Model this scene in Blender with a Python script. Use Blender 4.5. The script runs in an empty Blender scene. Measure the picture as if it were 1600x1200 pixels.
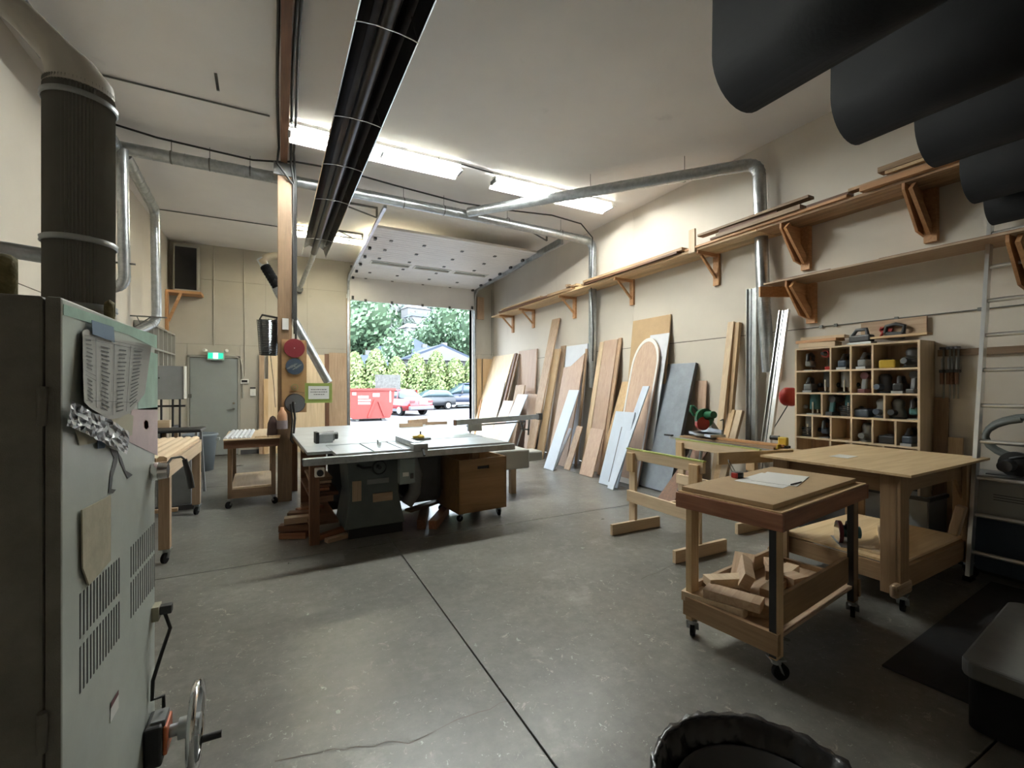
import bpy, math, random
from mathutils import Vector as V, Matrix
random.seed(7)
rnd = random.Random(11)
sc = bpy.context.scene
C = sc.collection
R = math.radians
# ---------------------------------------------------------------- camera, sky, sun, exposure
CAM_H = 1.52
YAW = R(27.41)
cd = bpy.data.cameras.new('camera')
cd.sensor_width = 36; cd.lens = 700 / 1600 * 36
cd.shift_y = 4 / 1600
cd.clip_start = .05; cd.clip_end = 1500
cam = bpy.data.objects.new('camera', cd); C.objects.link(cam)
cam.location = (0, 0, CAM_H); cam.rotation_euler = (R(90), 0, -YAW)
sc.camera = cam
w = bpy.data.worlds.new('sky'); sc.world = w; w.use_nodes = True
bg = w.node_tree.nodes['Background']
tc = w.node_tree.nodes.new('ShaderNodeTexCoord'); sx = w.node_tree.nodes.new('ShaderNodeSeparateXYZ')
cr = w.node_tree.nodes.new('ShaderNodeValToRGB')
w.node_tree.links.new(tc.outputs['Generated'], sx.inputs[0]); w.node_tree.links.new(sx.outputs['Z'], cr.inputs[0])
w.node_tree.links.new(cr.outputs[0], bg.inputs[0])
cr.color_ramp.elements[0].color = (.80, .90, 1, 1); cr.color_ramp.elements[1].color = (.72, .86, 1, 1)
bg.inputs[1].default_value = 3.3
sd = bpy.data.lights.new('sun', 'SUN'); sd.energy = 1.6; sd.angle = R(12); sd.color = (1, .96, .9)
so = bpy.data.objects.new('sun', sd); C.objects.link(so); so.rotation_euler = (R(48), 0, R(35))
TUBE_POWER = 84.0
sc.view_settings.view_transform = 'Standard'; sc.view_settings.look = 'None'
sc.view_settings.exposure = 2.05; sc.view_settings.gamma = 1
sc.view_settings.use_curve_mapping = False
sc.cycles.use_denoising = True
sc.cycles.max_bounces = 8; sc.cycles.diffuse_bounces = 5; sc.cycles.glossy_bounces = 4
sc.cycles.transparent_max_bounces = 12
sc.cycles.sample_clamp_indirect = 8
sc.cycles.caustics_reflective = False; sc.cycles.caustics_refractive = False

# ---------------------------------------------------------------- measuring helpers (plane sections of sight lines, in metres)
F_, CX, CY = 700.0, 800.0, 604.0
def ray(u):
    a = (u - CX) / F_
    return (.4604 + .8877 * a, .8877 - .4604 * a)
def atX(u, v, X):
    r = ray(u); d = X / r[0]; return V((X, r[1] * d, CAM_H + d * (CY - v) / F_))
def atY(u, v, Y):
    r = ray(u); d = Y / r[1]; return V((r[0] * d, Y, CAM_H + d * (CY - v) / F_))
def atZ(u, v, Z):
    r = ray(u); d = (CAM_H - Z) * F_ / (v - CY); return V((r[0] * d, r[1] * d, Z))

# ---------------------------------------------------------------- mesh builder
class MB:
    def __init__(s): s.v = []; s.f = []; s.s = []
    def add(s, vs, fs, M=None, smooth=False):
        n = len(s.v)
        for p in vs:
            p = V(p); s.v.append(tuple(M @ p) if M else tuple(p))
        for f in fs: s.f.append(tuple(i + n for i in f)); s.s.append(smooth)
        return s
    def box(s, c, d, rz=0, M=None, rx=0, ry=0):
        x, y, z = d[0] / 2, d[1] / 2, d[2] / 2
        vs = [(-x, -y, -z), (x, -y, -z), (x, y, -z), (-x, y, -z), (-x, -y, z), (x, -y, z), (x, y, z), (-x, y, z)]
        T = Matrix.Translation(c) @ Matrix.Rotation(rz, 4, 'Z') @ Matrix.Rotation(ry, 4, 'Y') @ Matrix.Rotation(rx, 4, 'X')
        if M: T = M @ T
        return s.add(vs, [(3, 2, 1, 0), (4, 5, 6, 7), (0, 1, 5, 4), (1, 2, 6, 5), (2, 3, 7, 6), (3, 0, 4, 7)], T)
    def bx(s, x0, x1, y0, y1, z0, z1):
        return s.box(((x0 + x1) / 2, (y0 + y1) / 2, (z0 + z1) / 2), (abs(x1 - x0), abs(y1 - y0), abs(z1 - z0)))
    def frame(s, p0, p1, up=(0, 0, 1)):
        p0, p1 = V(p0), V(p1); z = (p1 - p0).normalized(); u = V(up)
        if abs(z.dot(u)) > .98: u = V((0, 1, 0))
        x = u.cross(z).normalized(); y = z.cross(x)
        m = Matrix((x, y, z)).transposed().to_4x4(); m.translation = p0
        return m, (p1 - p0).length
    def bar(s, p0, p1, wx, wy, up=(0, 0, 1)):
        m, L = s.frame(p0, p1, up)
        return s.box((0, 0, L / 2), (wx, wy, L), M=m)
    def cyl(s, p0, p1, r, r2=None, n=14, caps=True, smooth=True):
        r2 = r if r2 is None else r2; m, L = s.frame(p0, p1)
        vs = []; 
        for k in range(n):
            a = 2 * math.pi * k / n; vs.append((r * math.cos(a), r * math.sin(a), 0)); vs.append((r2 * math.cos(a), r2 * math.sin(a), L))
        s.add(vs, [(2 * k, 2 * ((k + 1) % n), 2 * ((k + 1) % n) + 1, 2 * k + 1) for k in range(n)], m, smooth)
        if caps:
            s.add([vs[2 * k] for k in range(n)], [tuple(reversed(range(n)))], m)
            s.add([vs[2 * k + 1] for k in range(n)], [tuple(range(n))], m)
        return s
    def tube(s, pts, r, n=8, closed=False, smooth=True):
        pts = [V(p) for p in pts]; N = len(pts); rings = []
        prev = None
        rr = r if isinstance(r, (list, tuple)) else [r] * N
        for i, p in enumerate(pts):
            if closed: t = pts[(i + 1) % N] - pts[i - 1]
            else: t = pts[min(i + 1, N - 1)] - pts[max(i - 1, 0)]
            t.normalize()
            if prev is None:
                u = V((0, 0, 1)) if abs(t.z) < .9 else V((1, 0, 0))
                x = u.cross(t).normalized()
            else:
                x = (prev - t * prev.dot(t)).normalized()
            prev = x; y = t.cross(x)
            rings.append([tuple(p + x * (rr[i] * math.cos(2 * math.pi * k / n)) + y * (rr[i] * math.sin(2 * math.pi * k / n))) for k in range(n)])
        vs = [q for rg in rings for q in rg]; fs = []
        for i in range(N if closed else N - 1):
            j = (i + 1) % N
            for k in range(n): fs.append((i * n + k, i * n + (k + 1) % n, j * n + (k + 1) % n, j * n + k))
        s.add(vs, fs, None, smooth)
        if not closed: s.add(rings[0], [tuple(reversed(range(n)))]); s.add(rings[-1], [tuple(range(n))])
        return s
    def lathe(s, prof, M=None, n=20, closed=False, smooth=True):
        vs = []; fs = []; P = len(prof)
        for k in range(n):
            a = 2 * math.pi * k / n
            for r, z in prof: vs.append((r * math.cos(a), r * math.sin(a), z))
        for k in range(n):
            j = (k + 1) % n
            for i in range(P if closed else P - 1):
                i2 = (i + 1) % P; fs.append((k * P + i, j * P + i, j * P + i2, k * P + i2))
        return s.add(vs, fs, M, smooth)
    def prism(s, poly, h, M=None):
        n = len(poly)
        vs = [(x, y, 0) for x, y in poly] + [(x, y, h) for x, y in poly]
        return s.add(vs, [tuple(reversed(range(n))), tuple(range(n, 2 * n))] + [(k, (k + 1) % n, (k + 1) % n + n, k + n) for k in range(n)], M)
    def ball(s, c, r, n=10, sc_=(1, 1, 1)):
        prof = [(math.sin(math.pi * i / n) * r, -math.cos(math.pi * i / n) * r) for i in range(n + 1)]
        M = Matrix.Translation(c) @ Matrix.Diagonal((*sc_, 1))
        return s.lathe(prof, M, n + 2)

WM = {}
def mesh_from(name, mb):
    me = bpy.data.meshes.new(name); me.from_pydata(mb.v, [], mb.f); me.update()
    for p, sm in zip(me.polygons, mb.s): p.use_smooth = sm
    return me
def obj(name, mb, mat, parent=None, world=False, bevel=0, kind=None, label=None, recenter=True):
    loc = V((0, 0, 0))
    if parent is not None and world:
        inv = WM[parent].inverted(); mb.v = [tuple(inv @ V(p)) for p in mb.v]
    if parent is None and recenter and mb.v:
        xs, ys, zs = zip(*mb.v); loc = V(((min(xs) + max(xs)) / 2, (min(ys) + max(ys)) / 2, min(zs)))
        mb.v = [(a - loc.x, b - loc.y, c - loc.z) for a, b, c in mb.v]
    o = bpy.data.objects.new(name, mesh_from(name, mb)); C.objects.link(o); o.location = loc
    if mat: o.data.materials.append(mat)
    if parent is not None: o.parent = parent; WM[o] = WM[parent]
    else: WM[o] = Matrix.Translation(loc)
    if bevel:
        b = o.modifiers.new('bevel', 'BEVEL'); b.width = bevel; b.segments = 2; b.limit_method = 'ANGLE'; b.harden_normals = False
    if kind: o['kind'] = kind
    if label: o['label'] = label
    return o
def tag(o, label, cat, group=None, kind=None):
    o['label'] = label; o['category'] = cat
    if group: o['group'] = group
    if kind: o['kind'] = kind
    return o
def thing(name, label, cat, loc=(0, 0, 0), rz=0, group=None):
    o = bpy.data.objects.new(name, None); C.objects.link(o); o.empty_display_size = .1
    o.location = loc; o.rotation_euler = (0, 0, rz)
    WM[o] = Matrix.Translation(loc) @ Matrix.Rotation(rz, 4, 'Z')
    return tag(o, label, cat, group)
def struct(name, mb, mat, parent=None, bevel=0, recenter=False):
    o = obj(name, mb, mat, parent, bevel=bevel, recenter=recenter)
    if parent is None: o['kind'] = 'structure'
    return o
def one(name, label, cat, mb, mat, group=None, bevel=0, kind=None):
    return tag(obj(name, mb, mat, bevel=bevel), label, cat, group, kind)
def copy_tree(o, parent=None):
    c = o.copy(); C.objects.link(c); c.parent = parent
    for ch in list(o.children): copy_tree(ch, c)
    return c
def dup(root, loc, rz, label=None, group=None):
    r = copy_tree(root); r.location = loc; r.rotation_euler = (0, 0, rz)
    if label: r['label'] = label
    if group: r['group'] = group
    return r

# ---------------------------------------------------------------- materials
MATTE = []
def new_mat(name):
    m = bpy.data.materials.new(name); m.use_nodes = True
    return m, m.node_tree.nodes, m.node_tree.links, m.node_tree.nodes['Principled BSDF']
def mat(name, col, rough=.5, metal=0, var=.0, scale=6, bump=0, emit=0, rand=0, coat=0, alpha=1, trans=0, bscale=60):
    m, N, L, P = new_mat(name)
    c = (*col, 1)
    P.inputs['Base Color'].default_value = c; P.inputs['Roughness'].default_value = rough; P.inputs['Metallic'].default_value = metal
    out = None
    if var:
        t = N.new('ShaderNodeTexCoord'); n = N.new('ShaderNodeTexNoise'); n.inputs['Scale'].default_value = scale; n.inputs['Detail'].default_value = 6
        n.inputs['Roughness'].default_value = .65
        L.new(t.outputs['Object'], n.inputs['Vector'])
        r = N.new('ShaderNodeValToRGB'); r.color_ramp.elements[0].position = .3; r.color_ramp.elements[1].position = .7
        r.color_ramp.elements[0].color = (*[x * (1 - var) for x in col], 1); r.color_ramp.elements[1].color = (*[min(1, x * (1 + var)) for x in col], 1)
        L.new(n.outputs[0], r.inputs[0]); out = r.outputs[0]
    if rand:
        oi = N.new('ShaderNodeObjectInfo'); hs = N.new('ShaderNodeHueSaturation'); mr = N.new('ShaderNodeMapRange')
        mr.inputs['To Min'].default_value = 1 - rand; mr.inputs['To Max'].default_value = 1 + rand
        L.new(oi.outputs['Random'], mr.inputs['Value']); L.new(mr.outputs[0], hs.inputs['Value'])
        if out: L.new(out, hs.inputs['Color'])
        else: hs.inputs['Color'].default_value = c
        out = hs.outputs[0]
    if out: L.new(out, P.inputs['Base Color'])
    if bump:
        t2 = N.new('ShaderNodeTexCoord'); n2 = N.new('ShaderNodeTexNoise'); n2.inputs['Scale'].default_value = bscale; b = N.new('ShaderNodeBump'); b.inputs['Strength'].default_value = bump
        b.inputs['Distance'].default_value = .01
        L.new(t2.outputs['Object'], n2.inputs['Vector']); L.new(n2.outputs[0], b.inputs['Height']); L.new(b.outputs[0], P.inputs['Normal'])
    if emit: P.inputs['Emission Color'].default_value = c; P.inputs['Emission Strength'].default_value = emit
    if coat: P.inputs['Coat Weight'].default_value = coat
    if alpha < 1: P.inputs['Alpha'].default_value = alpha
    if trans: P.inputs['Transmission Weight'].default_value = trans
    return m
def wood(name, c1, c2, axis='Z', scale=1.0, rough=.6, rand=.12, knots=False):
    """grain runs along the given object axis"""
    m, N, L, P = new_mat(name)
    t = N.new('ShaderNodeTexCoord'); mp = N.new('ShaderNodeMapping')
    s = [22 * scale] * 3; s['XYZ'.index(axis)] = 1.3 * scale; mp.inputs['Scale'].default_value = s
    oi = N.new('ShaderNodeObjectInfo'); va = N.new('ShaderNodeVectorMath'); va.operation = 'ADD'
    mu = N.new('ShaderNodeMath'); mu.operation = 'MULTIPLY'; mu.inputs[1].default_value = 37
    L.new(oi.outputs['Random'], mu.inputs[0]); L.new(t.outputs['Object'], va.inputs[0]); L.new(mu.outputs[0], va.inputs[1])
    L.new(va.outputs[0], mp.inputs['Vector'])
    n = N.new('ShaderNodeTexNoise'); n.inputs['Scale'].default_value = 1.6; n.inputs['Detail'].default_value = 8; n.inputs['Roughness'].default_value = .6; n.inputs['Distortion'].default_value = .8
    L.new(mp.outputs[0], n.inputs['Vector'])
    r = N.new('ShaderNodeValToRGB'); e = r.color_ramp.elements; e[0].position = .32; e[0].color = (*c1, 1); e[1].position = .68; e[1].color = (*c2, 1)
    L.new(n.outputs[0], r.inputs[0])
    hs = N.new('ShaderNodeHueSaturation'); mr = N.new('ShaderNodeMapRange'); mr.inputs['To Min'].default_value = 1 - rand; mr.inputs['To Max'].default_value = 1 + rand
    L.new(oi.outputs['Random'], mr.inputs['Value']); L.new(mr.outputs[0], hs.inputs['Value']); L.new(r.outputs[0], hs.inputs['Color'])
    L.new(hs.outputs[0], P.inputs['Base Color']); P.inputs['Roughness'].default_value = rough
    b = N.new('ShaderNodeBump'); b.inputs['Strength'].default_value = .15; b.inputs['Distance'].default_value = .004
    L.new(n.outputs[0], b.inputs['Height']); L.new(b.outputs[0], P.inputs['Normal'])
    return m

M = {}
for ax in 'XYZ':
    M['pine' + ax] = wood('pine_' + ax, (.50, .33, .17), (.66, .47, .27), ax)
    M['cedar' + ax] = wood('cedar_' + ax, (.42, .21, .09), (.60, .33, .16), ax)
    M['brown' + ax] = wood('brown_' + ax, (.10, .045, .022), (.19, .085, .04), ax)
    M['rough' + ax] = wood('roughsawn_' + ax, (.20, .12, .065), (.42, .27, .15), ax, rand=.3)
    M['maple' + ax] = wood('maple_' + ax, (.56, .42, .27), (.68, .53, .36), ax)
    M['oak' + ax] = wood('oak_' + ax, (.36, .24, .15), (.50, .36, .24), ax)
    M['post' + ax] = wood('post_' + ax, (.15, .092, .05), (.24, .15, .085), ax)
M['ply'] = wood('plywood', (.60, .42, .22), (.76, .58, .35), 'X', .5, .55, .05)
M['plyZ'] = wood('plywood_upright', (.58, .44, .28), (.72, .57, .39), 'Z', .5, .55, .08)
M['mdf'] = mat('mdf', (.44, .305, .17), .7, var=.06, scale=9, rand=.06)
M['mdf_dark'] = mat('mdf_brown', (.33, .19, .085), .55, var=.12, scale=5)
M['box_ply'] = wood('bin_plywood', (.25, .135, .05), (.36, .20, .08), 'X', .4, .5, .03)
M['door_skin'] = wood('door_skin', (.44, .30, .22), (.54, .39, .29), 'Z', .8, .5, .05)
M['white_board'] = mat('white_board', (.66, .68, .72), .45, var=.05, scale=4, rand=.04)
M['blue_board'] = mat('pale_primed_board', (.58, .65, .75), .5, var=.06, scale=3)
M['grey_slab'] = mat('grey_slab', (.24, .27, .31), .55, var=.22, scale=3.5, bump=.1)
M['slab_edge'] = mat('slab_edge', (.05, .055, .06), .6)
M['steel'] = mat('galvanised_steel', (.42, .44, .45), .32, .9, var=.22, scale=14)
M['steel2'] = mat('galvanised_dull', (.42, .44, .45), .45, .8, var=.18, scale=8)
M['alu'] = mat('aluminium', (.72, .73, .73), .28, .95, var=.06, scale=10)
M['chrome'] = mat('chrome', (.8, .8, .8), .12, 1)
M['iron'] = mat('cast_iron', (.16, .16, .15), .5, .6, var=.2)
M['black'] = mat('black_plastic', (.016, .016, .017), .45)
M['blackgloss'] = mat('black_gloss', (.006, .006, .007), .12)
M['rubber'] = mat('black_rubber', (.0045, .0045, .005), .8, var=.2, bump=.08)
M['rubber'].node_tree.nodes['Principled BSDF'].inputs['Specular IOR Level'].default_value = .22
M['mat_black'] = mat('mat_black', (.022, .022, .024), .85, var=.4, scale=3, bump=.2, bscale=200)
M['cable'] = mat('black_cable', (.015, .014, .013), .55)
M['white'] = mat('white_paint', (.72, .71, .68), .45)
M['enamel'] = mat('white_enamel', (.78, .77, .72), .3)
M['paper'] = mat('paper', (.74, .73, .70), .75, var=.03)
M['ink'] = mat('ink', (.10, .10, .10), .8)
M['red'] = mat('red_plastic', (.42, .03, .022), .4)
M['orange'] = mat('orange_plastic', (.65, .16, .05), .45)
M['yellow'] = mat('yellow_plastic', (.62, .42, .05), .45)
M['green'] = mat('green_plastic', (.02, .13, .06), .4)
M['teal'] = mat('teal_plastic', (.04, .13, .14), .4)
M['darkblue'] = mat('dark_blue_plastic', (.03, .045, .07), .45)
M['darkgrey'] = mat('dark_grey', (.06, .06, .062), .5, var=.15)
M['midgrey'] = mat('mid_grey', (.20, .205, .205), .5, var=.08)
M['darkred'] = mat('dark_red', (.10, .02, .025), .5)
M['glass'] = mat('glass', (.6, .7, .75), .08, 0, trans=.6)
M['tape_blue'] = mat('blue_tape', (.14, .22, .34), .65, var=.08)
M['tube'] = mat('lit_tube', (.95, 1, .97), .4, emit=TUBE_POWER)
M['tube_dim'] = mat('lit_tube_dimmed', (.96, 1, .96), .4, emit=TUBE_POWER * .55)  # emission cut to soften the hot spot on the right wall
M['tube_warm'] = mat('lit_tube_warm', (1, .95, .72), .4, emit=TUBE_POWER * .4)

def sheet_mat(name, col, var, rough=.75):
    m, N, L, P = new_mat(name)
    t = N.new('ShaderNodeTexCoord'); n = N.new('ShaderNodeTexNoise'); n.inputs['Scale'].default_value = .7; n.inputs['Detail'].default_value = 8; n.inputs['Roughness'].default_value = .6
    n2 = N.new('ShaderNodeTexNoise'); n2.inputs['Scale'].default_value = 2.2; n2.inputs['Detail'].default_value = 6
    L.new(t.outputs['Object'], n.inputs['Vector']); L.new(t.outputs['Object'], n2.inputs['Vector'])
    r = N.new('ShaderNodeValToRGB'); r.color_ramp.elements[0].position = .3; r.color_ramp.elements[1].position = .72
    r.color_ramp.elements[0].color = (*[x * (1 - var) for x in col], 1); r.color_ramp.elements[1].color = (*[min(1, x * (1 + var * .6)) for x in col], 1)
    L.new(n.outputs[0], r.inputs[0])
    # small scuffs
    r2 = N.new('ShaderNodeValToRGB'); r2.color_ramp.elements[0].position = .70; r2.color_ramp.elements[1].position = .78
    L.new(n2.outputs[0], r2.inputs[0])
    mx = N.new('ShaderNodeMixRGB'); mx.inputs[2].default_value = (*[x * .6 for x in col], 1)
    mf = N.new('ShaderNodeMath'); mf.operation = 'MULTIPLY'; mf.inputs[1].default_value = .35; L.new(r2.outputs[0], mf.inputs[0])
    L.new(mf.outputs[0], mx.inputs[0]); L.new(r.outputs[0], mx.inputs[1]); L.new(mx.outputs[0], P.inputs['Base Color'])
    P.inputs['Roughness'].default_value = rough
    return m
M['wall'] = sheet_mat('painted_wallboard', (.66, .60, .515), .08)
M['wallfar'] = sheet_mat('painted_plywood_wall', (.46, .425, .36), .12)
M['ceil'] = sheet_mat('ceiling_board', (.83, .80, .775), .07)
M['groove'] = mat('groove_dark', (.13, .11, .09), .9)  # dark backing that shows in joints and cracks

def concrete():
    m, N, L, P = new_mat('worn_concrete')
    t = N.new('ShaderNodeTexCoord')
    def noise(s, d=8, ro=.6, off=0, dist=0):
        n = N.new('ShaderNodeTexNoise'); n.inputs['Scale'].default_value = s; n.inputs['Detail'].default_value = d; n.inputs['Roughness'].default_value = ro; n.inputs['Distortion'].default_value = dist
        mp = N.new('ShaderNodeMapping'); mp.inputs['Location'].default_value = (off, off * 2, 0); L.new(t.outputs['Object'], mp.inputs[0]); L.new(mp.outputs[0], n.inputs['Vector']); return n.outputs[0]
    def ramp(i, p0, p1, c0=(0, 0, 0), c1=(1, 1, 1)):
        r = N.new('ShaderNodeValToRGB'); r.color_ramp.elements[0].position = p0; r.color_ramp.elements[1].position = p1
        r.color_ramp.elements[0].color = (*c0, 1); r.color_ramp.elements[1].color = (*c1, 1); L.new(i, r.inputs[0]); return r.outputs[0]
    def mix(f, a, b):
        x = N.new('ShaderNodeMixRGB'); L.new(f, x.inputs[0])
        for i, q in ((1, a), (2, b)):
            if isinstance(q, tuple): x.inputs[i].default_value = (*q, 1)
            else: L.new(q, x.inputs[i])
        return x.outputs[0]
    base = ramp(noise(.9, 9, .62), .3, .7, (.105, .10, .088), (.185, .178, .16))
    fine = ramp(noise(14, 8, .7, 3), .35, .65, (.82, .82, .82), (1.14, 1.14, 1.14))
    mul = N.new('ShaderNodeMixRGB'); mul.blend_type = 'MULTIPLY'; mul.inputs[0].default_value = 1; L.new(base, mul.inputs[1]); L.new(fine, mul.inputs[2])
    c = mix(ramp(noise(2.3, 8, .72, 7), .56, .72), mul.outputs[0], (.25, .24, .215))     # worn pale patches
    c = mix(ramp(noise(8, 7, .85, 13, 1.2), .612, .625), c, (.30, .28, .235))            # paint and filler flecks
    c = mix(ramp(noise(26, 5, .8, 23, 1), .635, .65), c, (.38, .42, .35))
    c = mix(ramp(noise(2.1, 7, .7, 31), .64, .74), c, (.095, .09, .078))                 # oil stains
    L.new(c, P.inputs['Base Color'])
    rr = ramp(noise(1.3, 6, .6, 41), .3, .7, (.27, .27, .27), (.42, .42, .42)); L.new(rr, P.inputs['Roughness'])
    b = N.new('ShaderNodeBump'); b.inputs['Strength'].default_value = .25; b.inputs['Distance'].default_value = .004
    L.new(noise(9, 8, .6, 51), b.inputs['Height']); L.new(b.outputs[0], P.inputs['Normal'])
    return m
M['concrete'] = concrete()
# ================================================================ THE ROOM
XL, XR, YN, YF, ZC = -2.07, 5.48, -2.6, 11.7, 4.6
fl = struct('floor', MB().bx(XL - .1, XR + .1, YN - .1, YF + .25, -.2, -.03), M['groove'])
xs = [XL, .98, 4.62, XR]; ys = [YN, .75, 4.42, 8.1, YF + .2]
for i in range(3):
    for j in range(4):
        g = .004
        obj('slab', MB().bx(xs[i] + g, xs[i + 1] - g, ys[j] + g, ys[j + 1] - g, -.03, 0), M['concrete'], fl, bevel=.003)
# hairline cracks in the slabs: thin dark recess strips
def crack(pts, name='crack'):
    mb = MB(); P = []
    for (a, b) in zip(pts, pts[1:]):
        a, b = atZ(*a, 0), atZ(*b, 0); n = max(2, int((b - a).length / .05))
        for k in range(n):
            p = a.lerp(b, k / n); P.append(V((p.x + rnd.uniform(-.012, .012), p.y + rnd.uniform(-.012, .012), 0)))
    P.append(atZ(*pts[-1], 0)); vs = []; fs = []
    for i, p in enumerate(P):
        t = (P[min(i + 1, len(P) - 1)] - P[max(0, i - 1)]).normalized(); n = V((-t.y, t.x, 0)) * (.0016 + .0015 * rnd.random())
        vs += [tuple(p + n + V((0, 0, .0006))), tuple(p - n + V((0, 0, .0006)))]
    for i in range(len(P) - 1): fs.append((2 * i, 2 * i + 1, 2 * i + 3, 2 * i + 2))
    mb.add(vs, fs); obj(name, mb, M['groove'], fl)
crack([(430, 1190), (520, 1172), (640, 1158), (700, 1132), (795, 1096)])
crack([(1000, 905), (1060, 880), (1080, 870)]); crack([(340, 800), (440, 760), (480, 740)])
struct('ceiling', MB().bx(XL - .15, XR + .15, YN - .12, YF + .25, ZC, ZC + .15), M['ceil'])
# ceiling board joints as very shallow battens
for k, y in enumerate((1.2, 3.64, 8.4)):
    pass
# right wall: lower and upper boards with a level joint between them
def wall_x(name, X, sgn, ycuts, zj):
    wl = struct(name, MB().bx(X + sgn * .012, X + sgn * .15, YN - .12, YF + .25, 0, ZC), M['groove'])
    for a, b in zip(ycuts, ycuts[1:]):
        for z0, z1 in ((0, zj - .005), (zj + .005, ZC)):
            obj('panel', MB().bx(X, X + sgn * .012, a + .0012, b - .0012, z0, z1), M['wall'], wl)
    return wl
wr = wall_x('wall_right', XR, 1, [YN, 1.09, 3.53, 5.97, 8.41, 10.85, YF], 2.2)
wlft = wall_x('wall_left', XL, -1, [YN, -.1, 2.34, 4.78, 7.22, 9.66, YF], 2.44)
struct('wall_near', MB().bx(XL - .02, XR + .02, YN - .12, YN, 0, ZC), M['wall'])
OX0, OX1, OZ = 1.55, 4.80, 3.70
wf = struct('wall_far', MB().bx(XL - .02, OX0, YF + .012, YF + .2, 0, ZC).bx(OX1, XR + .02, YF + .012, YF + .2, 0, ZC).bx(OX0, OX1, YF + .012, YF + .2, OZ, ZC), M['groove'])
def far_panel(x0, x1, z0, z1): obj('panel', MB().bx(x0 + .002, x1 - .002, YF, YF + .012, z0 + .002, z1 - .002), M['wallfar'], wf)
DX0, DX1, DZ = -1.50, -.66, 2.14     # exit door opening (in the far wall)
def fx(u): return atY(u, 600, YF).x
xj = [XL, fx(334), fx(381), fx(415), fx(480), OX0]
DX0, DX1 = fx(297), fx(371)
for a, b in zip(xj, xj[1:]):
    far_panel(a, b, 2.44, 3.85); far_panel(a, b, 3.85, ZC)
for a, b in ((XL, DX0 - .05), (DX1 + .05, xj[3]), (xj[3], xj[4]), (xj[4], OX0)): far_panel(a, b, 0, 2.44)
far_panel(DX0 - .05, DX1 + .05, DZ + .06, 2.44)
far_panel(OX1, XR, 0, 2.44); far_panel(OX1, XR, 2.44, ZC); far_panel(OX0, OX1, OZ + .02, ZC)
# exit door
M['doorgrey'] = mat('grey_door_paint', (.27, .29, .28), .45, var=.05, scale=3)
M['framegrey'] = mat('door_frame_paint', (.34, .33, .29), .5)
d1 = struct('door_1', MB().bx(DX0, DX1, YF - .02, YF + .012, .02, DZ), M['doorgrey'], bevel=.004)
f = MB(); f.bx(DX0 - .05, DX0 - .008, YF - .035, YF, 0, DZ + .05); f.bx(DX1 + .008, DX1 + .05, YF - .035, YF, 0, DZ + .05); f.bx(DX0 - .05, DX1 + .05, YF - .035, YF, DZ + .01, DZ + .055)
obj('door_frame', f, M['framegrey'], d1, bevel=.003)
h = MB(); h.cyl((DX1 - .07, YF - .02, 1.02), (DX1 - .07, YF - .07, 1.02), .025); h.bar((DX1 - .07, YF - .065, 1.02), (DX1 - .2, YF - .065, 1.0), .018, .018)
obj('door_handle', h, M['iron'], d1); obj('lock', MB().cyl((DX1 - .07, YF - .02, 1.15), (DX1 - .07, YF - .045, 1.15), .022), M['chrome'], d1)
obj('door_closer', MB().bx(DX0 + .38, DX0 + .58, YF - .07, YF - .02, DZ - .07, DZ - .015), M['iron'], d1)
obj('hinge', MB().bx(DX0 - .03, DX0 + .03, YF - .045, YF - .02, 1.28, 1.36), M['iron'], d1)
obj('hinge', MB().bx(DX0 - .03, DX0 + .03, YF - .045, YF - .02, .4, .48), M['iron'], d1)
bb = struct('baseboard_far', MB().bx(DX1 + .06, OX0 - .08, YF - .016, YF, 0, .1), M['darkgrey'])
# jambs of the big opening
struct('trim_1', MB().bx(OX0 - .09, OX0, YF - .03, YF + .2, 0, OZ), M['oakZ'], bevel=.003)
struct('trim_2', MB().bx(OX1, OX1 + .035, YF - .03, YF + .2, 0, OZ), M['white'], bevel=.003)
struct('trim_3', MB().bx(OX0 - .09, OX1 + .035, YF - .03, YF + .2, OZ, OZ + .1), M['white'])
one('wood_patch', 'tan plywood patch fixed high on far wall right of garage door', 'wood board', MB().bx(OX1 + .14, OX1 + .36, YF - .03, YF - .002, 3.42, 4.05), M['oakZ'])

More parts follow.
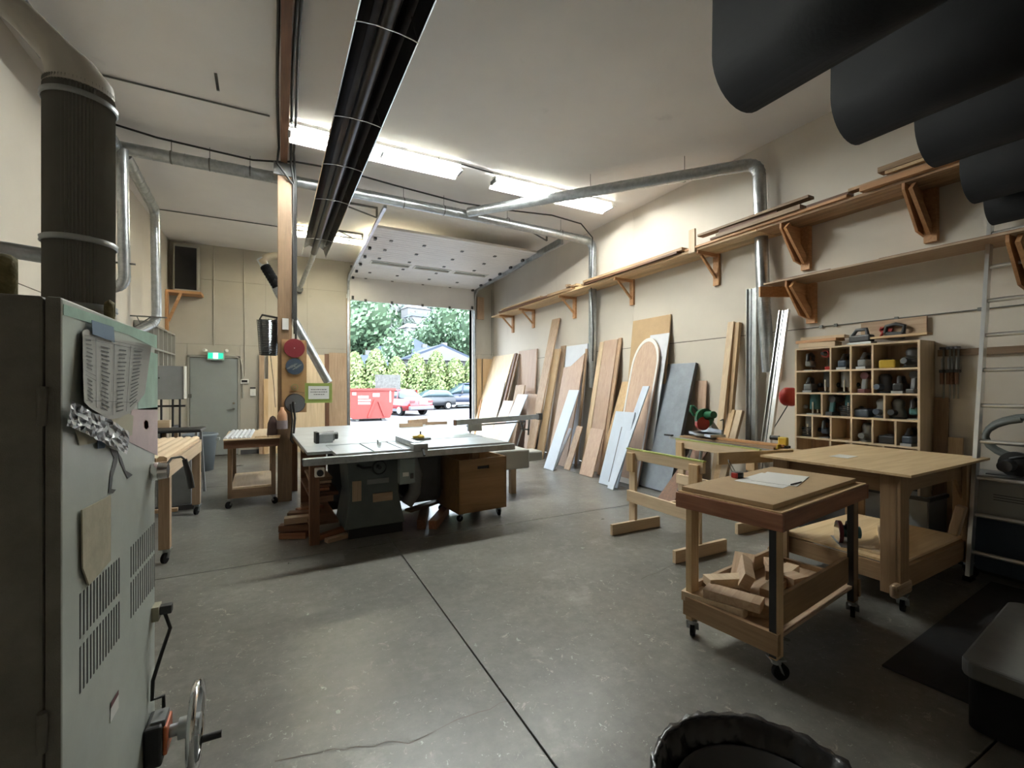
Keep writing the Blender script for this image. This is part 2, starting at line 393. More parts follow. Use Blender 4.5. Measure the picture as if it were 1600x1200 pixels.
# overhead garage door: one hanging leaf below, six leaves lying in the tracks
gd = thing('garage_door', 'white sectional overhead garage door rolled up under the ceiling', 'garage door', (3.17, 10, 4.2))
gd['kind'] = 'structure'
M['dwhite'] = mat('garage_door_white', (.78, .76, .74), .45, var=.04, scale=2)
M['pane'] = mat('door_window_glass', (.30, .36, .34), .15, 0, var=.3, scale=2)
M['pane_red'] = mat('window_glass_red_tint', (.50, .25, .20), .15)
x0, x1 = OX0 - .02, OX1 + .02
def leaf(p0, p1, win=False):
    """p0, p1: (y, z) of the lower and the upper edge"""
    a = V((0, p0[0], p0[1])); b = V((0, p1[0], p1[1])); d = (b - a); L = d.length; t = d.normalized(); n = V((0, t.z, -t.y))
    if n.z > 0 or abs(n.z) < .2 and n.y > 0: n = -n
    m = MB(); 
    def B(xa, xb, s0, s1, n0, n1, mb):
        vs = []
        for nn in (n0, n1):
            for (x, s) in ((xa, s0), (xb, s0), (xb, s1), (xa, s1)): vs.append(V((x, 0, 0)) + a + t * s + n * nn)
        mb.add(vs, [(0, 1, 2, 3), (7, 6, 5, 4), (0, 4, 5, 1), (1, 5, 6, 2), (2, 6, 7, 3), (3, 7, 4, 0)])
    if win:
        ws = [(1.80, 2.62), (2.76, 3.58), (3.72, 4.54)]
        B(x0, x1, .003, .2, 0, .045, m); B(x0, x1, L - .2, L - .003, 0, .045, m)
        e = [x0] + [q for w_ in ws for q in w_] + [x1]
        for i in range(0, len(e), 2): B(e[i], e[i + 1], .2, L - .2, 0, .045, m)
    else:
        B(x0, x1, .003, L - .003, 0, .045, m)
        for k in range(1, 5): B(x0, x1, L * k / 5 - .004, L * k / 5 + .004, .045, .048, m)
    o = obj('door_panel', m, M['dwhite'], gd, True)
    if win:
        for i, (xa, xb) in enumerate(ws):
            g = MB(); B(xa, xb, .2, L - .2, .01, .02, g); obj('window_pane', g, M['pane'], o, True)
            g = MB(); B(xa - .03, xb + .03, .17, .2, .045, .06, g); B(xa - .03, xb + .03, L - .2, L - .17, .045, .06, g); B(xa - .03, xa, .2, L - .2, .045, .06, g); B(xb, xb + .03, .2, L - .2, .045, .06, g)
            obj('window_frame', g, M['enamel'], o, True)
    g = MB()
    for k in range(4 if not win else 2):
        xh = [2.55, 3.35, 4.1, 1.9][k]; B(xh - .03, xh + .03, -.02 if L > 0 else 0, .05, .045, .06, g)
    obj('hinges', g, M['iron'], o, True)
    g = MB(); B(x0 + .04, x0 + .09, .02, .1, .045, .09, g); B(x1 - .09, x1 - .04, .02, .1, .045, .09, g); obj('roller_bracket', g, M['darkgrey'], o, True)
leaf((YF - .06, OZ - .05), (YF - .08, 4.23))
py, pz = YF - .1, 4.255
for k in range(6):
    q = (py - .575, pz + .022); leaf((py, pz), q, k == 2); py, pz = q
end_y, end_z = py, pz
for i, X in enumerate((x0 - .03, x1 + .03)):
    tr = MB(); P0 = [(X, YF - .05, 0.1), (X, YF - .05, 3.9), (X, YF - .1, 4.12), (X, YF - .3, 4.23), (X, 7.3 if i == 0 else 7.25, 4.40 if i == 0 else 4.34)]
    for a, b in zip(P0, P0[1:]): tr.bar(a, b, .13 if i else .05, .05, up=(1, 0, 0))
    obj('track', tr, M['steel'], gd, True)
# angle iron hangers
def hanger(X, Y, dx):
    m = MB(); m.bar((X, Y, 4.42), (X, Y, ZC), .03, .03); m.bar((X, Y, ZC - .015), (X + dx, Y, ZC - .015), .03, .03); m.bar((X, Y, 4.42), (X + dx, Y, ZC), .02, .02)
    obj('track_hanger', m, M['iron'], gd, True)
hanger(x0 - .05, 7.9, -.8); hanger(x0 - .05, 9.4, -.5); hanger(x1 - .1, 7.6, -.5)
sp = MB(); sp.cyl((x0, YF - .2, 4.45), (x1, YF - .2, 4.45), .03); obj('spring_bar', sp, M['iron'], gd, True)

# post with ceiling beam
PX, PY = .06, 6.72
post = thing('wooden_post', 'tall brown square timber post from floor to ceiling beside saw table', 'post', (PX, PY, 0))
obj('shaft', MB().bx(PX - .085, PX + .085, PY - .085, PY + .085, 0, 4.42), M['postZ'], post, True, bevel=.006)
obj('plate', MB().bx(PX - .13, PX + .13, PY - .11, PY + .11, 4.30, 4.46), M['midgrey'], post, True)
obj('switch_plate', MB().bx(PX - .03, PX + .045, PY - .1, PY - .085, 2.27, 2.42), M['white'], post, True)
mb = MB(); mb.bx(PX - .05, PX + .03, YN + .1, PY + .5, 4.46, ZC - .001); one('ceiling_batten', 'long brown timber batten on ceiling running over the post', 'beam', mb, M['brownY'])
for k, (dx, dz) in enumerate(((-.075, .06), (.06, .055), (.095, .08))):
    P = [(PX + dx + .008 * math.sin(y * 2.1 + k), y, ZC - dz + .01 * math.sin(y * 1.3 + k * 2)) for y in [YN + .2 + .4 * i for i in range(23)]]
    P += [(PX + dx * 1.2, PY - .2, 4.4), (PX + .1 + .015 * k, PY - .1, 4.2), (PX + .1 + .016 * k, PY - .08, 3.2), (PX + .1 + .016 * k, PY - .09, 2.42 - .2 * k)]
    one('power_cable', ['black power cable left of ceiling batten, dropping down the post', 'black power cable right of ceiling batten, dropping down the post', 'outermost black power cable right of the ceiling batten'][k], 'cable', MB().tube(P, .014, 8), M['cable'])

# ================================================================ CEILING LIGHTS
def fixture(x0, x1, Y, label, mt, wires):
    t = thing('fluorescent_light', label, 'ceiling light', ((x0 + x1) / 2, Y, ZC - .16))
    h = MB(); h.bx(x0, x1, Y - .062, Y + .062, ZC - .105, ZC - .05)
    obj('housing', h, M['enamel'], t, True, bevel=.004)
    for s in (-1, 1):
        w_ = MB(); a = V((0, Y + s * .078, ZC - .098)); b = V((0, Y + s * .175, ZC - .165))
        w_.add([(x0, a.y, a.z), (x1, a.y, a.z), (x1, b.y, b.z), (x0, b.y, b.z), (x0, a.y, a.z + .003), (x1, a.y, a.z + .003), (x1, b.y, b.z + .003), (x0, b.y, b.z + .003)], [(0, 1, 2, 3), (7, 6, 5, 4), (0, 4, 5, 1), (2, 6, 7, 3)])
        obj('reflector_wing', w_, M['enamel'], t, True)
        tb = MB(); n = 2
        for k in range(n):
            xa = x0 + .04 + (x1 - x0 - .04) * k / n; xb = x0 + (x1 - x0) * (k + 1) / n - .04
            tb.cyl((xa, Y + s * .078, ZC - .135), (xb, Y + s * .078, ZC - .135), .018, n=10)
        obj('tube', tb, mt, t, True)
    e = MB()
    for xx in (x0, (x0 + x1) / 2, x1): e.box((xx, Y, ZC - .125), (.03, .17, .05))
    obj('lamp_holder', e, M['midgrey'], t, True)
    e = MB()
    for xx in wires: e.cyl((xx, Y, ZC - .05), (xx, Y, ZC), .006, n=6)
    obj('hanger', e, M['iron'], t, True)
fixture(.1, 2.2, 5.8, 'lit fluorescent ceiling light behind the black tube heater', M['tube'], (.4, 1.9))
fixture(2.74, 4.85, 5.85, 'lit fluorescent ceiling light crossed by diagonal duct near right wall', M['tube_dim'], (3, 4.6))
fixture(.18, 2.3, 9.5, 'yellowish lit fluorescent light half hidden by raised garage door', M['tube_warm'], (.5, 2))
def conduit(label, pts, r=.009, m='iron'): one('conduit', label, 'conduit', MB().tube(pts, r, 6), M[m])
conduit('thin conduit on ceiling from left wall to the batten', [(-1.6, 5.78, ZC - .012), (-.1, 5.78, ZC - .012)])
conduit('short ceiling conduit joining the two front fluorescent lights', [(2.22, 5.8, ZC - .02), (2.72, 5.83, ZC - .02)])
conduit('far ceiling conduit running from left wall to back light', [(-2.0, 9.7, ZC - .012), (.15, 9.7, ZC - .012)])
one('ceiling_hook', 'small rusty bent hook hanging from ceiling left of the batten', 'hook', MB().bar(tuple(atZ(337, 115, ZC)), tuple(atZ(337, 115, ZC) + V((0.02, .0, -.16))), .025, .02), M['iron'])

# ================================================================ TUBE HEATER
HZ = 4.08
ht = thing('tube_heater', 'long black overhead tube heater hanging below ceiling', 'heater', (.62, 5.2, HZ))
A = V((.70, .6, HZ)); B = V((.58, 9.35, HZ + .02)); dirv = (B - A).normalized()
prof = [(-.21, -.10), (-.17, .05), (-.08, .11), (0, .075), (.08, .11), (.17, .05), (.21, -.10)]
m = MB(); vs = []
for P in (A, B):
    for s in (0, .006):
        for x, z in prof: vs.append((P.x + x, P.y, P.z + z + s))
n = len(prof); fs = []
for i in range(n - 1):
    fs.append((i, i + 1, 2 * n + i + 1, 2 * n + i)); fs.append((n + i, 3 * n + i, 3 * n + i + 1, n + i + 1))
for i in range(n - 1): fs.append((i, n + i, n + i + 1, i + 1)); fs.append((2 * n + i, 2 * n + i + 1, 3 * n + i + 1, 3 * n + i))
fs.append((0, 2 * n, 3 * n, n)); fs.append((n - 1, 2 * n - 1, 4 * n - 1, 3 * n - 1))
m.add(vs, fs)
M['refl'] = mat('dark_reflector_metal', (.05, .045, .045), .25, .9, var=.4, scale=3)
M['burnt'] = mat('burnt_tube', (.03, .026, .026), .3, .7, var=.4, scale=4)
obj('reflector', m, M['refl'], ht, True)
obj('burner_tube', MB().cyl(A + V((0, 0, -.02)), B + V((0, 0, -.02)), .055, n=18), M['burnt'], ht, True)
m = MB(); m.bar(A + V((-.212, 0, -.1)), B + V((-.212, 0, -.1)), .008, .02); m.bar(A + V((.212, 0, -.1)), B + V((.212, 0, -.1)), .008, .02); obj('rim', m, M['chrome'], ht, True)
for y in (2.0, 3.15, 4.35, 5.35, 6.4, 8.2):
    k = (y - A.y) / (B.y - A.y); p = A.lerp(B, k)
    w_ = MB(); w_.tube([p + V((x * 1.03, 0, z - .012 if abs(x) > .1 else -.09)) for x, z in ((-.21, -.10), (-.17, -.09), (-.08, -.085), (0, -.1), (.08, -.085), (.17, -.09), (.21, -.10))], .005, 6)
    w_.tube([p + V((-.21, 0, -.1)), p + V((-.12, 0, .2)), p + V((0, 0, ZC - HZ))], .004, 6); w_.tube([p + V((.21, 0, -.1)), p + V((.12, 0, .2)), p + V((0, 0, ZC - HZ))], .004, 6)
    obj('wire_hanger', w_, M['chrome'], ht, True)
E = B + V((0, 0, -.02))
obj('exhaust_pipe', MB().tube([E, E + V((0, .4, 0)), E + V((-.02, .75, -.02)), E + V((-.08, 1.3, -.12)), E + V((-.16, 1.95, -.28))], .05, 12), M['steel'], ht, True)
obj('wall_flange', MB().tube([(E.x - .16, YF - .12, E.z - .28), (E.x - .18, YF - .01, E.z - .3)], .075, 14), M['darkgrey'], ht, True)

# ================================================================ DUCTS
def duct_path(pts, r, step=.6):
    """rounded elbows + raised seam rings"""
    P = [V(p) for p in pts]; out = [P[0]]
    for i in range(1, len(P) - 1):
        a, b, c = P[i - 1], P[i], P[i + 1]; k = r * 2.2
        p = b + (a - b).normalized() * min(k, (a - b).length * .45); q = b + (c - b).normalized() * min(k, (c - b).length * .45)
        for t in range(7):
            s = t / 6; out.append((p.lerp(b, s)).lerp(b.lerp(q, s), s))
    out.append(P[-1]); return out
def duct(name, label, pts, r, hang=(), mt='steel', group=None):
    t = thing(name, label, 'duct', tuple(pts[0]), group=group)
    pp = duct_path(pts, r)
    obj('pipe', MB().tube(pp, r, 18), M[mt], t, True)
    rg = MB()
    for a, b in zip(pp, pp[1:]):
        L = (b - a).length; n = max(1, int(L / .3))
        for k in range(n):
            p = a.lerp(b, k / n); d = (b - a).normalized() * .006
            rg.cyl(p - d, p + d, r + .003, n=18)
    obj('seam_rings', rg, M['steel2'], t, True, kind='stuff')
    if hang:
        h = MB()
        for p in hang:
            h.cyl((p[0], p[1], p[2]), (p[0], p[1], ZC), .004, n=6)
            h.lathe([(r + .004, -.01), (r + .006, 0), (r + .004, .01)], Matrix.Translation(p) @ (Matrix.Rotation(R(90), 4, 'Y') if True else Matrix()), 18)
        obj('hanger', h, M['iron'], t, True)
    return t
dz = 4.36
duct('main_duct', 'galvanised main duct crossing room under ceiling to right wall', [(-1.7, 6.92, 4.38), (2.64, 6.92, dz), (5.33, 6.92, 4.30), (5.33, 6.92, 1.5)], .075, [(-1.2, 6.92, 4.38), (-.8, 6.92, 4.38), (-.35, 6.92, 4.38), (1.7, 6.92, dz), (2.35, 6.92, dz), (3.5, 6.92, dz), (4.6, 6.92, 4.33)])
duct('branch_duct', 'diagonal galvanised branch duct under ceiling dropping behind the right shelves', [(2.74, 6.8, dz), (5.33, 3.56, 4.32), (5.33, 3.50, 2.55), (5.37, 3.46, 1.70)], .075, [(3.3, 6.1, dz), (4.0, 5.24, 4.34), (4.8, 4.25, 4.33)])
duct('wall_duct', 'galvanised duct high along left wall running toward camera', [(-1.74, 7.0, 4.36), (-1.74, -.5, 4.36)], .085)
duct('drop_duct', 'galvanised drop duct nearest camera on left wall with bottom elbow', [(-1.66, 6.85, 4.33), (-1.66, 6.95, 2.72), (-1.98, 7.0, 2.68)], .06)
duct('drop_duct', 'tall galvanised drop duct further along left wall, by the corner', [(-1.68, 7.05, 4.36), (-1.75, 8.9, 4.30), (-1.75, 9.0, 2.55), (-1.95, 8.7, 2.35)], .066)
one('pipe_strap', 'thin rusty strap bracket holding nearer drop duct', 'bracket', MB().bar((-2.06, 6.92, 3.0), (-1.55, 6.92, 3.0), .02, .02), M['iron'])
m = MB(); m.bar((-2.06, 8.9, 2.62), (-1.6, 8.9, 2.62), .02, .02); m.bar((-2.06, 8.9, 2.4), (-1.8, 8.9, 2.62), .015, .015); m.bar((-1.98, 8.9, 2.62), (-1.9, 8.9, 2.42), .012, .012)
one('pipe_bracket', 'rusty triangular bracket holding the further drop duct', 'bracket', m, M['iron'])
# the flexible arm behind the post and the slanted duct to the right of it
duct('slanted_duct', 'thin ribbed galvanised duct slanting down beside the post above the green-bordered notice', [atY(408, 405, 7.4), atY(440, 466, 7.3), atY(462, 505, 7.2), atY(513, 598, 7.1)], .058)
one('hose_elbow', 'beige hose elbow left of the post above flexible black hose', 'hose', MB().tube([atY(440, 400, 7.4), atY(428, 400, 7.4), atY(415, 402, 7.4), atY(410, 408, 7.38), atY(416, 420, 7.38)], .055, 12), mat('beige_hose', (.36, .29, .19), .6))
m = MB(); a = atY(414, 416, 7.36); b = atY(434, 449, 7.3); m.tube([a.lerp(b, k / 16) for k in range(17)], [.066 + .006 * (k % 2) for k in range(17)], 14, smooth=False)
one('black_hose_sleeve', 'black ribbed hose sleeve on slanted duct left of the post', 'hose', m, M['rubber'])
# cable that follows the main duct
P = [atY(165, 190, 6.7), atY(245, 215, 6.7), atY(330, 235, 6.7), atY(395, 250, 6.7), (PX - .05, 6.6, 4.46), (PX + .1, 6.6, 4.5), (.7, 6.55, 4.5), (1.5, 6.6, 4.46), (2.5, 6.6, 4.4), (3.3, 6.6, 4.43), (4.2, 6.6, 4.5), (4.9, 6.7, 4.5), (5.22, 6.78, 4.32), (5.2, 6.8, 3.4), (5.24, 6.78, 2.6), (5.24, 6.8, 2.0)]
one('sagging_cable', 'thin black cable sagging under ceiling alongside the main duct', 'cable', MB().tube(P, .012, 6), M['cable'])
# wall conduits on the far wall
conduit('painted conduit on far wall down to exit sign', [(fx(334), YF - .015, ZC - .01), (fx(334), YF - .015, 2.42)], .012, 'wallfar')
conduit('painted conduit on far wall down to thermostat', [(fx(381), YF - .015, ZC - .01), (fx(383), YF - .015, 1.75)], .012, 'wallfar')
one('curved_conduit', 'grey conduit curving from exit sign down beside door', 'conduit', MB().tube([atY(351, 556, YF - .03), atY(368, 557, YF - .03), atY(376, 562, YF - .03), atY(378, 572, YF - .03), atY(379, 600, YF - .03), atY(379, 622, YF - .03)], .014, 8), M['framegrey'])
conduit('thin wire down right corner of far wall', [(5.4, YF - .02, 4.3), (5.4, YF - .02, 2.5), (5.38, YF - .02, 2.4)], .006)
# ================================================================ GREEN-WHITE MACHINE CABINET (left foreground)
CXF = -.40                                     # its door face looks along +X
y0c, y1c, ztop = 1.25, 2.03, 1.705
def fc(u, v, e=0.002): return atX(u, v, CXF + e)
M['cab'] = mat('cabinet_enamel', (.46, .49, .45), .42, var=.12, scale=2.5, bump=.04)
M['cab_side'] = mat('cabinet_side_dark', (.20, .19, .165), .6, var=.2, scale=9, bump=.25, bscale=400)  # darker than the door colour; covers body, hinges and door edge
M['tint_green'] = mat('green_patch', (.30, .47, .38), .5, var=.2, scale=12)
M['tint_pink'] = mat('pink_patch', (.60, .46, .46), .5, var=.1, scale=12)
cab = thing('machine_cabinet', 'tall pale green machine cabinet with papers taped to its door', 'machine', (-.7, 1.64, 0))
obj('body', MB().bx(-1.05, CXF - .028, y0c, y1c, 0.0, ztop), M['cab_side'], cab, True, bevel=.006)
dr = obj('door', MB().bx(CXF - .025, CXF, y0c, y1c, .08, ztop), M['cab'], cab, True, bevel=.004)
for z0, z1 in ((1.44, 1.52), (.78, .86), (.2, .28)):
    m = MB(); m.cyl((CXF - .027, y0c - .008, z0), (CXF - .027, y0c - .008, z1), .0085, n=12); m.bx(CXF - .024, CXF - .012, y0c - .003, y0c, z0 + .01, z1 - .01)
    obj('hinge', m, M['cab_side'], cab, True)
obj('seam', MB().bx(CXF - .028, CXF - .025, y0c + .01, y1c - .01, .1, ztop - .01), M['black'], cab, True)
obj('door_edge', MB().bx(CXF - .024, CXF - .001, y0c - .0015, y0c, .08, ztop - .002), M['cab_side'], dr, True)
# louvres: dark slots cut in the door
def slots(uL, uR, vTL, vTR, vBL, vBR, n):
    a, b = fc(uL, 900).y, fc(uR, 900).y; m = MB()
    for k in range(n):
        s = (k + .5) / n; y = a + (b - a) * s; u = uL + (uR - uL) * s
        zt = fc(u, vTL + (vTR - vTL) * s).z; zb = fc(u, vBL + (vBR - vBL) * s).z
        m.bx(CXF - .001, CXF + .0008, y - .0032, y + .0032, zb, zt)
    obj('louvre_slots', m, M['black'], dr, True)
slots(124, 189, 930, 870, 1001, 925, 14); slots(124, 189, 1014, 938, 1087, 995, 14)
slots(204, 243, 856, 815, 904, 858, 12); slots(204, 243, 912, 864, 968, 915, 12)
# green and pink patches laid over the door colour
def quad(name, pts, mt, par=dr, th=.0006, e=.001, label=None):
    P = [fc(u, v, e) for u, v in pts]; n = len(P)
    vs = [tuple(p) for p in P] + [(p.x + th, p.y, p.z) for p in P]
    m = MB().add(vs, [tuple(range(n)), tuple(reversed(range(n, 2 * n)))] + [(k, k + n, (k + 1) % n + n, (k + 1) % n) for k in range(n)])
    return obj(name, m, mt, par, True, label=label)
quad('colour_patch', [(99, 475), (245, 524), (245, 545), (200, 523), (99, 492)], M['tint_green'])
quad('colour_patch', [(217, 545), (246, 553), (246, 640), (215, 640)], M['tint_green'])
quad('colour_patch', [(205, 640), (246, 636), (246, 712), (200, 690)], M['tint_pink'])
# handle
p = fc(238, 737)
m = MB(); m.cyl(p, p + V((.018, 0, 0)), .032, n=24); m.cyl(p + V((.018, 0, 0)), p + V((.045, 0, 0)), .030, .026, n=24)
hd = obj('handle_boss', m, M['chrome'], cab, True)
q = p + V((.04, .0, .02))
obj('lever', MB().tube([q, q + V((.01, .03, .02)), q + V((.035, .05, .02)), q + V((.045, .05, .01))], .004, 8), M['iron'], hd, True)
obj('grip', MB().tube([q + V((.045, .05, .01)), q + V((.058, .055, -.05)), q + V((.065, .055, -.10))], [.008, .011, .011], 10), M['darkgrey'], hd, True)
# handwheel and motor box low on the door
wc = V((-.262, 1.925, .325)); 
m = MB(); m.lathe([(.118, -.009), (.138, -.012), (.142, 0), (.138, .012), (.118, .009)], Matrix.Translation(wc) @ Matrix.Rotation(R(90), 4, 'Y'), 36, True)
wl = obj('handwheel', m, M['chrome'], cab, True)
m = MB()
for k in range(3):
    a = 2 * math.pi * k / 3 + .4; m.bar(wc, wc + V((0, .12 * math.cos(a), .12 * math.sin(a))), .022, .012, up=(1, 0, 0))
m.cyl(wc + V((-.05, 0, 0)), wc + V((.012, 0, 0)), .034, n=20); obj('spokes', m, M['steel2'], wl, True)
obj('crank_knob', MB().cyl(wc + V((.01, .06, -.1)), wc + V((.07, .06, -.1)), .013, n=12), M['black'], wl, True)
obj('shaft', MB().cyl((CXF, wc.y, wc.z), (wc.x - .05, wc.y, wc.z), .02, n=18), M['steel2'], cab, True)
bx_ = obj('counter_box', MB().bx(CXF, CXF + .05, wc.y - .06, wc.y + .05, wc.z - .075, wc.z + .06), M['black'], cab, True, bevel=.008)
obj('counter_label', MB().bx(CXF + .05, CXF + .062, wc.y - .045, wc.y + .045, wc.z - .05, wc.z + .045), M['orange'], bx_, True, bevel=.004)
obj('counter_window', MB().bx(CXF + .015, CXF + .055, wc.y - .035, wc.y + .035, wc.z + .045, wc.z + .066), M['midgrey'], bx_, True)
# sensor plug with its cable
p = V((CXF + .0, y1c - .02, fc(244, 948).z))
m = MB(); m.bx(CXF, CXF + .02, y1c - .05, y1c, p.z - .03, p.z + .02); obj('socket_plate', m, mat('cream_plate', (.45, .42, .30), .5), cab, True)
obj('plug', MB().bx(CXF + .02, CXF + .055, y1c - .04, y1c - .01, p.z - .015, p.z + .015), M['black'], cab, True, bevel=.003)
P = [V((CXF + .035, y1c - .03, p.z - .015)), V((CXF + .05, y1c - .03, p.z - .07)), V((CXF + .03, y1c - .05, p.z - .14)), V((CXF + .01, y1c - .08, p.z - .22)), V((CXF + .01, y1c - .09, p.z - .28)), V((CXF + .04, y1c - .08, .44)), V((CXF + .04, y1c - .08, .40))]
obj('sensor_cable', MB().tube(P, .006, 8), M['cable'], cab, True)
obj('latch_boss', MB().cyl((CXF - .02, y0c - .03, .13), (CXF - .02, y0c, .13), .04, n=20), M['cab'], cab, True)
# decals
quad('warning_sticker', [(173, 1105), (185, 1081), (185, 1106), (172, 1130)], M['paper']); quad('sticker_header', [(173, 1098), (185, 1078), (185, 1085), (173, 1107)], M['darkred'], e=.0018)
quad('leg_silhouette', [(171, 700), (184, 705), (183, 722), (176, 745), (174, 764), (181, 765), (176, 771), (169, 771), (172, 740), (178, 715)], M['darkgrey'])
quad('leg_silhouette', [(184, 706), (190, 716), (196, 735), (207, 742), (199, 748), (194, 737), (187, 722)], M['darkgrey'])
quad('round_pink_sticker', [(224, 660), (227, 656), (231, 658), (232, 667), (229, 671), (225, 669)], M['orange'])
# table of sizes: a big curled sheet held by blue tape
def paper_sheet(name, label, pts_top, pts_bot, curl, mt, rows=None, e0=.003):
    """pts_top/pts_bot: matching pixel points along the upper and lower edge; curl(s,t) = metres off the door"""
    n = len(pts_top); K = 8; vs = []
    for j in range(K + 1):
        t = j / K
        for i in range(n):
            s = i / (n - 1); u = pts_top[i][0] * (1 - t) + pts_bot[i][0] * t; v = pts_top[i][1] * (1 - t) + pts_bot[i][1] * t
            p = fc(u, v, e0); p.x += curl(s, t); vs.append(tuple(p))
    fs = [(j * n + i, j * n + i + 1, (j + 1) * n + i + 1, (j + 1) * n + i) for j in range(K) for i in range(n - 1)]
    off = len(vs); vs += [(x - .0006, y, z) for x, y, z in vs]
    fs += [tuple(reversed([q + off for q in f])) for f in fs]
    return one(name, label, 'paper', MB().add(vs, fs, smooth=True), mt)
M['chart'] = mat('grey_chart_paper', (.46, .455, .43), .8, var=.05)
def lerp2(A, B, n): return [(A[0] + (B[0] - A[0]) * k / n, A[1] + (B[1] - A[1]) * k / n) for k in range(n + 1)]
cur = lambda s, t: .004 + .022 * max(0, (s - .78) / .22) ** 2 * (1 - t) + .012 * (1 - min(1, s / .2)) * t
top = [(125, 518), (133, 514), (150, 525), (170, 529), (190, 532), (207, 534), (216, 536), (221, 540)]
bot = [(116, 628), (135, 638), (150, 645), (168, 656), (184, 653), (198, 646), (205, 640), (224, 615)]
ch = paper_sheet('size_chart', 'large grey curled chart of numbers taped to cabinet door', top, bot, cur, M['chart'])
m = MB()
def onpaper(s, t):
    i = min(6, int(s * 7)); f = s * 7 - i
    tu = [top[i][k] * (1 - f) + top[i + 1][k] * f for k in (0, 1)]; bu = [bot[i][k] * (1 - f) + bot[i + 1][k] * f for k in (0, 1)]
    p = fc(tu[0] * (1 - t) + bu[0] * t, tu[1] * (1 - t) + bu[1] * t, .003); p.x += cur(s, t) + .0016; return p
def dash(m, s0, s1, t0, t1):
    P = [onpaper(s0, t0), onpaper(s1, t0), onpaper(s1, t1), onpaper(s0, t1)]
    m.add([tuple(p) for p in P] + [(p.x + .0003, p.y, p.z) for p in P], [(0, 1, 2, 3), (7, 6, 5, 4)])
for c_, (s0, s1) in enumerate(((.06, .2), (.3, .42), (.5, .62), (.7, .9))):
    for r_ in range(16):
        if c_ == 0 and r_ in (8, 9): continue
        t = .12 + r_ * .052; dash(m, s0 + .02 * rnd.random(), s1 - .03 * rnd.random(), t, t + .016)
for s in (.24, .46, .66): dash(m, s, s + .004, .06, .95)
for t in (.05, .1, .96): dash(m, .03, .9, t, t + .006)
dash(m, .03, .24, .54, .546); dash(m, .03, .24, .60, .606)
o = obj('printed_rows', m, M['ink'], ch, True, kind='stuff')
def flatp(name, label, pts, mt, e, th=.0008, cat='paper'):
    P = [fc(u, v, e) for u, v in pts]; n = len(P)
    vs = [tuple(p) for p in P] + [(p.x + th, p.y, p.z) for p in P]
    return one(name, label, cat, MB().add(vs, [tuple(reversed(range(n))), tuple(range(n, 2 * n))] + [(k, (k + 1) % n, (k + 1) % n + n, k + n) for k in range(n)]), mt)
flatp('blue_tape', 'square of blue masking tape at top of the curled chart', [(143, 500), (177, 511), (179, 535), (144, 522)], M['tape_blue'], .010, cat='tape')
flatp('yellowed_note', 'blank yellowish note under the crumpled foil on cabinet door', [(116, 668), (170, 650), (190, 640), (208, 650), (206, 680), (160, 690), (124, 696)], mat('yellowed_paper', (.50, .47, .36), .8), .003)
flatp('blue_tape', 'small blue tape scrap below the crumpled foil', [(152, 687), (166, 690), (163, 700), (152, 701)], M['tape_blue'], .005, cat='tape')
# crumpled foil strip
ft = [(113, 627), (130, 636), (145, 645), (160, 650), (176, 657), (190, 667), (202, 676)]; fb = [(104, 665), (120, 672), (135, 678), (150, 686), (166, 694), (182, 700), (199, 710)]
vs = []; K = 7; NN = 22
for j in range(K + 1):
    for i in range(NN + 1):
        s = i / NN * 6; k = min(5, int(s)); f = s - k; t = j / K
        u = (ft[k][0] * (1 - f) + ft[k + 1][0] * f) * (1 - t) + (fb[k][0] * (1 - f) + fb[k + 1][0] * f) * t
        v = (ft[k][1] * (1 - f) + ft[k + 1][1] * f) * (1 - t) + (fb[k][1] * (1 - f) + fb[k + 1][1] * f) * t
        p = fc(u + rnd.uniform(-1, 1), v + rnd.uniform(-1, 1), .016 + rnd.uniform(-.006, .006)); vs.append(tuple(p))
fs = [(j * (NN + 1) + i, j * (NN + 1) + i + 1, (j + 1) * (NN + 1) + i + 1, (j + 1) * (NN + 1) + i) for j in range(K) for i in range(NN)]
one('crumpled_foil', 'crumpled shiny pale foil strip stuck under the chart', 'foil', MB().add(vs, fs), mat('pale_foil', (.50, .51, .54), .4, .1))
P = [(124, 790), (171, 773), (171, 858), (165, 872), (137, 915), (134, 905), (127, 880)]
flatp('cardboard_pouch', 'old beige cardboard sheet stuck low on cabinet door above louvres', [(126, 797), (171, 774), (171, 876), (137, 915), (127, 888)], mat('old_card', (.42, .38, .28), .85, var=.15, scale=20), .004, .003, 'cardboard')
# rolls and the ribbed duct on the cabinet
def roll(label, c, r, wd, rin, ang):
    Mx = Matrix.Translation(c) @ Matrix.Rotation(ang, 4, 'Z') @ Matrix.Rotation(R(90), 4, 'Y')
    pr = [(rin, -wd / 2), (r - .008, -wd / 2), (r, -wd / 2 + .01), (r, wd / 2 - .01), (r - .008, wd / 2), (rin, wd / 2)]
    one('felt_roll', label, 'roll', MB().lathe(pr, Mx, 28, True), mat('felt', (.20, .17, .08), .9, var=.3, scale=30, bump=.5))
roll('larger thick brown felt roll standing on the cabinet left of the pleated cylinder', V((-.52, 1.335, ztop + .048)), .047, .045, .028, R(20))
roll('small brown felt roll on the cabinet right of the pleated cylinder', V((-.44, 1.70, ztop + .034)), .034, .022, .018, R(10))
bd = thing('pleated_duct', 'fat dark grey pleated cylinder rising from the cabinet top', 'duct', (-.515, 1.75, ztop))
bc = V((-.535, 1.80, 0))
pleat = [((.075 if k % 2 else .081) * math.cos(2 * math.pi * k / 120), (.075 if k % 2 else .081) * math.sin(2 * math.pi * k / 120)) for k in range(120)]
obj('pleats', MB().prism(pleat, 2.415 - ztop - .055, Matrix.Translation((bc.x, bc.y, ztop + .055))), mat('pleated_grey_filter', (.27, .262, .235), .6), bd, True)
